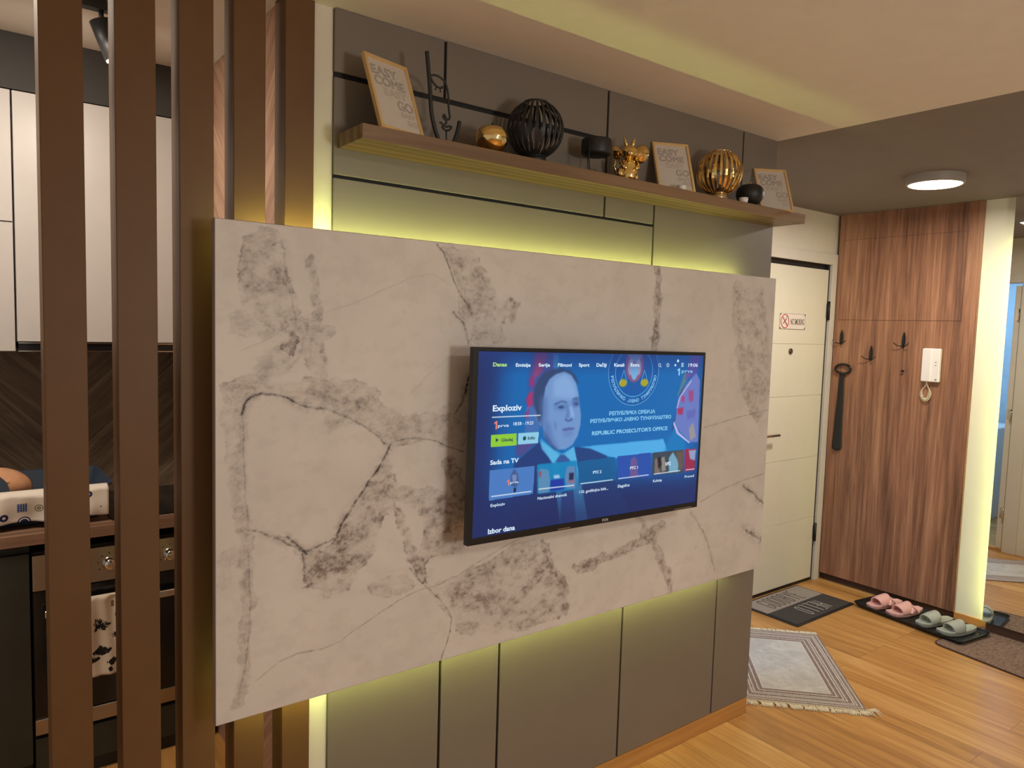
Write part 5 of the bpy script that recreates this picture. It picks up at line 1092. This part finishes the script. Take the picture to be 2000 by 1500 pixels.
# ---------------------------------------------------------------- kitchen seen between the posts
YU = 1.285
def wall_cab(x0, x1, z0, z1, label, doors, group='wall cabinets in the kitchen'):
    r_ = thing('wall_cabinet', label, 'cabinet', ((x0+x1)/2, YU+0.17, z0), group=group)
    mb = MB(); mb.box(x0+0.0005, x1-0.0005, YU+0.019, 1.6295, z0+0.0005, z1); part(r_, 'body', mb, M_CABWHITE)
    for a, b in doors:
        mb = MB(); mb.box(x0+0.0022, x1-0.0022, YU, YU+0.0185, a+0.0022, b-0.0022, 0.001); part(r_, 'door', mb, M_CABWHITE)
wall_cab(-3.12, -2.525, 1.497, 2.390, 'warm white wall cabinet with two stacked doors, farthest from the marble board', [(1.497, 1.944), (1.944, 2.390)])
wall_cab(-2.523, -1.905, 1.531, 2.390, 'warm white wall cabinet with one tall door above the slim cooker hood', [(1.531, 2.390)])
hd_ = thing('range_hood', 'slim black cooker hood with bright rims under the white wall cabinet', 'cooker hood', (-2.21, 1.45, 1.497))
mb = MB(); mb.box(-2.518, -1.906, YU+0.004, 1.628, 1.501, 1.5295); part(hd_, 'body', mb, M_BLACKGLOSS)
for z in (1.4975, 1.5262):
    mb = MB(); mb.box(-2.519, -1.9055, YU-0.001, YU+0.006, z, z+0.0038); part(hd_, 'metal_rim', mb, M_CHROME)
mb = MB(); mb.box(-3.3, -1.9005, 1.06, 1.6295, 0.8605, 0.90, 0.002); o = solo('worktop', mb, M_WORKTOP, 'reddish brown wood worktop running along the kitchen wall', 'worktop')

bc = thing('base_cabinet', 'dark base cabinet left of the built in oven', 'cabinet', (-2.82, 1.36, 0.0))
mb = MB(); mb.box(-3.12, -2.512, 1.100, 1.629, 0.09, 0.86); part(bc, 'body', mb, M_BLACK)
mb = MB(); mb.box(-3.118, -2.514, 1.078, 1.0995, 0.092, 0.828, 0.0015); part(bc, 'door', mb, M_GREENBLACK)
mb = MB(); mb.box(-3.12, -2.512, 1.14, 1.629, 0.0, 0.0895); part(bc, 'plinth', mb, M_BLACK)

ov = thing('built_in_oven', 'built in oven with steel control panel, black glass door and two round knobs', 'oven', (-2.207, 1.36, 0.18))
OX0, OX1 = -2.506, -1.908
mb = MB(); mb.box(OX0, OX1, 1.10, 1.629, 0.18, 0.826); part(ov, 'body', mb, M_BLACK)
mb = MB(); mb.box(OX0, OX1, 1.070, 1.0995, 0.698, 0.820, 0.002); part(ov, 'control_panel', mb, M_STEEL)
mb = MB(); mb.box(OX0+0.001, OX1-0.001, 1.076, 1.0995, 0.248, 0.694, 0.002); dr_ = part(ov, 'glass_door', mb, M_BLACKGLOSS)
mb = MB(); mb.box(OX0, OX1, 1.072, 1.0995, 0.192, 0.246, 0.002); part(ov, 'lower_steel_trim', mb, M_STEEL)
mb = MB(); mb.box(OX0+0.03, OX1-0.03, 1.030, 1.044, 0.612, 0.638, 0.004, seg=3); 
for x in (OX0+0.06, OX1-0.06): mb.box(x-0.01, x+0.01, 1.042, 1.078, 0.616, 0.634)
part(ov, 'door_handle', mb, M_CHROME)
for x in (-2.277, -2.079):
    mb = MB(); mb.lathe([(0.023, 0.0), (0.024, 0.004), (0.020, 0.006), (0.0185, 0.026), (0.016, 0.028), (0.0, 0.028)], (0, 0, 0), 28, M=Matrix.Translation((x, 1.070, 0.760)) @ Matrix.Rotation(R(90), 4, 'X')); part(ov, 'knob', mb, M_CHROME)
for x in (-2.277, -2.079):
    for a in range(-120, 150, 40): c_ = (x+0.036*math.sin(R(a)), 0.760+0.036*math.cos(R(a))); mb = MB(); mb.box(c_[0]-0.0022, c_[0]+0.0022, 1.0694, 1.0702, c_[1]-0.0022, c_[1]+0.0022); part(ov, 'dial_mark', mb, M_BLACK)
dw = thing('oven_drawer', 'dark drawer front below the built in oven', 'drawer', (-2.207, 1.36, 0.0))
mb = MB(); mb.box(OX0, OX1, 1.080, 1.0995, 0.055, 0.176, 0.0015); part(dw, 'front', mb, M_GREENBLACK)
mb = MB(); mb.box(OX0, OX1, 1.10, 1.629, 0.0, 0.1795); part(dw, 'body', mb, M_BLACK)

ck = thing('cooktop', 'black glass cooktop set in the worktop above the oven', 'cooktop', (-2.09, 1.34, 0.9))
mb = MB(); mb.box(-2.262, -1.915, 1.110, 1.595, 0.9002, 0.906, 0.0015); part(ck, 'glass', mb, M_BLACKGLOSS)
M_RINGP = plain('grey_print', srgb(70, 66, 64), 0.5)
for (x, y, r_) in ((-2.17, 1.24, 0.07), (-2.01, 1.45, 0.075)):
    mb = MB(); mb.tube([(x+r_*math.cos(2*math.pi*k/36), y+r_*math.sin(2*math.pi*k/36), 0.9061) for k in range(36)], 0.0006, 4, closed=True); part(ck, 'burner_ring', mb, M_RINGP)

# towel on the oven handle, black splashes printed on cream
def towel(t):
    co = t.coord(); s = t.n('ShaderNodeSeparateXYZ'); t.l(co, s.inputs[0])
    n = t.noise(t.coord((26, 26, 18)), 1.0, 5, 0.75, 1.2)
    d = None
    for cx, cz, rx, rz in ((-0.006, 0.180, 0.026, 0.020), (-0.004, 0.088, 0.028, 0.014), (-0.036, 0.062, 0.020, 0.010), (0.030, 0.045, 0.016, 0.012), (0.046, 0.205, 0.010, 0.016), (-0.048, 0.170, 0.014, 0.010), (0.036, 0.140, 0.014, 0.012), (0.020, 0.020, 0.010, 0.007)):
        e = t.math('ADD', t.math('POWER', t.math('ABSOLUTE', t.math('DIVIDE', t.math('SUBTRACT', s.outputs[0], cx), rx)), 1.3), t.math('POWER', t.math('ABSOLUTE', t.math('DIVIDE', t.math('SUBTRACT', s.outputs[2], cz), rz)), 1.3))
        d = e if d is None else t.math('MINIMUM', d, e)
    m_ = t.math('LESS_THAN', t.math('ADD', d, t.math('MULTIPLY', t.math('SUBTRACT', n, 0.5), 7.5)), 1.0)
    t.l(t.mix(m_, srgb(214, 198, 178), srgb(20, 18, 18)), t.b.inputs['Base Color']); t.b.inputs['Roughness'].default_value = 0.95
    t.bump(t.noise(co, 500, 2), 0.3, 0.001)
M_TOWEL = quad_mat('cream_and_black_towel', towel)
tw = thing('kitchen_towel', 'cream towel with black splashes hanging on the oven handle', 'towel', (-2.305, 1.028, 0.375))
mb = MB()
def twf(u, v):
    # front fall, over the bar, short back fall
    x = (u-0.5)*0.135*(1+0.04*math.sin(v*9)); k = v*0.42
    wv = 0.004*math.sin(u*17+v*3)+0.003*math.sin(u*7-v*6)
    if k < 0.280: z = k; y = -0.004 + wv
    elif k < 0.306: a = (k-0.280)/0.026*math.pi; z = 0.270+0.010 + 0.010*math.sin(a)*0.6; y = -0.004+0.0115*(1-math.cos(a)) 
    else: z = 0.280-(k-0.306); y = 0.019+wv*0.5
    return Vector((x, y, z))
mb.grid(36, 60, twf); o = part(tw, 'cloth', mb, M_TOWEL, world=False); md = o.modifiers.new('thick', 'SOLIDIFY'); md.thickness = 0.0025

# dish rack with a patterned cloth over its front
M_RACK = plain('slate_blue_plastic', srgb(58, 70, 86), 0.3, var=0.06); M_PRONG = plain('pale_blue_grey_plastic', srgb(110, 122, 136), 0.3)
rk = thing('dish_rack', 'slate blue plastic dish rack standing on the worktop', 'dish rack', (-2.625, 1.345, 0.9))
RX0, RX1, RY0, RY1, RZ = -0.34, 0.335, -0.165, 0.165, 0.125
def tray_ring(k, z): return rrect(RX0-0.035*k, RX1+0.035*k, RY0-0.035*k, RY1+0.035*k, 0.03+0.02*k, 5), z
mb = MB(); lv = [tray_ring(0, 0.004), tray_ring(0.35, 0.06), tray_ring(1.0, RZ), tray_ring(1.15, RZ+0.002), tray_ring(1.15, RZ-0.006)]
rings = [[mb.bm.verts.new((x, y, z)) for x, y in P] for P, z in lv]
mb.bm.faces.new(rings[0][::-1])
for a, b in zip(rings, rings[1:]):
    for k in range(len(a)): mb.bm.faces.new((a[k], a[(k+1) % len(a)], b[(k+1) % len(a)], b[k]))
o = part(rk, 'basin', mb, M_RACK, world=False); md = o.modifiers.new('thick', 'SOLIDIFY'); md.thickness = 0.003; md.offset = 1
for k in range(16):
    mb = MB(); x = RX0+0.03+k*0.041; mb.tube([(x, RY0+0.05, 0.006), (x, RY0+0.045, 0.095), (x+0.003, RY0+0.035, 0.104)], [0.005, 0.004, 0.003], 6); part(rk, 'plate_prong', mb, M_PRONG, world=False)
def cloth(t):
    co = t.coord(); s = t.n('ShaderNodeSeparateXYZ'); t.l(co, s.inputs[0]); x, z = s.outputs[0], s.outputs[2]
    col = srgb(226, 216, 204)
    def disc(cx, cz, r0, r1):
        d = t.math('POWER', t.math('ADD', t.math('POWER', t.math('SUBTRACT', x, cx), 2), t.math('POWER', t.math('SUBTRACT', z, cz), 2)), 0.5)
        return t.math('MULTIPLY', t.math('GREATER_THAN', d, r0), t.math('LESS_THAN', d, r1))
    for cx, cz, r0, r1, cc in ((0.046, 0.024, 0.005, 0.0125, srgb(28, 36, 92)), (0.103, 0.000, 0.016, 0.020, srgb(30, 40, 100)), (0.103, 0.000, 0.0, 0.012, srgb(30, 40, 100)), (0.145, 0.046, 0.0095, 0.0125, srgb(110, 116, 74)), (0.145, 0.046, 0.002, 0.006, srgb(110, 116, 74)), (0.293, 0.078, 0.004, 0.011, srgb(28, 36, 92)), (-0.20, 0.035, 0.006, 0.016, srgb(28, 36, 92)), (0.21, 0.05, 0.005, 0.012, srgb(28, 36, 92)), (0.330, 0.030, 0.0, 0.003, srgb(110, 116, 74))):
        col = t.mix(disc(cx, cz, r0, r1), col, cc)
    gx = t.math('LESS_THAN', t.math('ABSOLUTE', t.math('SUBTRACT', x, 0.097)), 0.0145); gz = t.math('LESS_THAN', t.math('ABSOLUTE', t.math('SUBTRACT', z, 0.052)), 0.0145)
    hole = t.math('MULTIPLY', t.math('GREATER_THAN', t.math('FRACT', t.math('MULTIPLY', t.math('ADD', x, 2.0), 140)), 0.45), t.math('GREATER_THAN', t.math('FRACT', t.math('MULTIPLY', t.math('ADD', z, 2.0), 140)), 0.45))
    g_ = t.math('MULTIPLY', gx, gz); col = t.mix(g_, col, t.mix(hole, srgb(32, 62, 130), srgb(190, 200, 214)))
    t.l(col, t.b.inputs['Base Color']); t.b.inputs['Roughness'].default_value = 0.95
M_CLOTH = quad_mat('printed_kitchen_cloth', cloth)
ct = thing('dish_cloth', 'white cloth printed with blue and green dishes draped over the front of the dish rack', 'cloth', (-2.625, 1.117, 0.926))
mb = MB()
def ctf(u, v):
    x = -0.345 + 0.700*u; r2 = random.Random(int(u*40)).random()
    wv = 0.006*math.sin(u*31+v*2)+0.005*math.sin(u*13-v*5)+0.003*math.sin(u*67)
    if v < 0.75: z = (v/0.75)*0.092 + 0.003*math.sin(u*23); y = 0.004 - 0.006*(v/0.75) + wv*(1.1-v)
    else: k = (v-0.75)/0.25; z = 0.092+0.014*math.sin(min(1, k*1.6)*math.pi/2)*0.9; y = -0.002 + 0.042*k
    return Vector((x, y, z))
mb.grid(90, 22, ctf); o = part(ct, 'cloth', mb, M_CLOTH, world=False); md = o.modifiers.new('thick', 'SOLIDIFY'); md.thickness = 0.002
bw = thing('wooden_bowl', 'tan curved thin wooden bowl tipped on its side in the dish rack', 'bowl', (-2.570, 1.205, 1.050))
mb = MB()
def bwf(u, v):
    a = R(-70+ 200*u); r_ = 0.080*(v**0.8)
    return Vector((r_*math.cos(a)*1.15, 0.045*(v*v) - 0.02, r_*math.sin(a)*0.75))
mb.grid(28, 12, bwf); o = part(bw, 'shell', mb, plain('tan_wood_shell', srgb(206, 154, 116), 0.6, var=0.12, scale=30), world=False); o.rotation_euler = (R(-20), R(15), R(10)); md = o.modifiers.new('thick', 'SOLIDIFY'); md.thickness = 0.004

# track spotlight
sp = thing('track_spotlight', 'black track spotlight pointing down from the kitchen ceiling behind the posts', 'spotlight', (-2.34, 0.80, HK-0.03))
mb = MB(); mb.box(-2.62, -2.24, 0.782, 0.818, HK-0.030, HK-0.0002, 0.002); part(sp, 'track', mb, M_BLACK)
mb = MB(); mb.cyl((-2.318, 0.80, HK-0.030), (-2.318, 0.80, HK-0.062), 0.007, 0.007, 16); part(sp, 'stem', mb, M_BLACK)
mb = MB(); a = Vector((-2.322, 0.80, 2.521)); b = Vector((-2.284, 0.795, 2.413)); mb.cyl(a, b, 0.030, 0.027, 32); o = part(sp, 'lamp_head', mb, M_BLACK)
d_ = (b-a).normalized(); mb = MB(); mb.cyl(b+d_*0.0004, b+d_*0.003, 0.024, 0.024, 28); part(sp, 'lit_bulb', mb, M_SPOTGLOW)
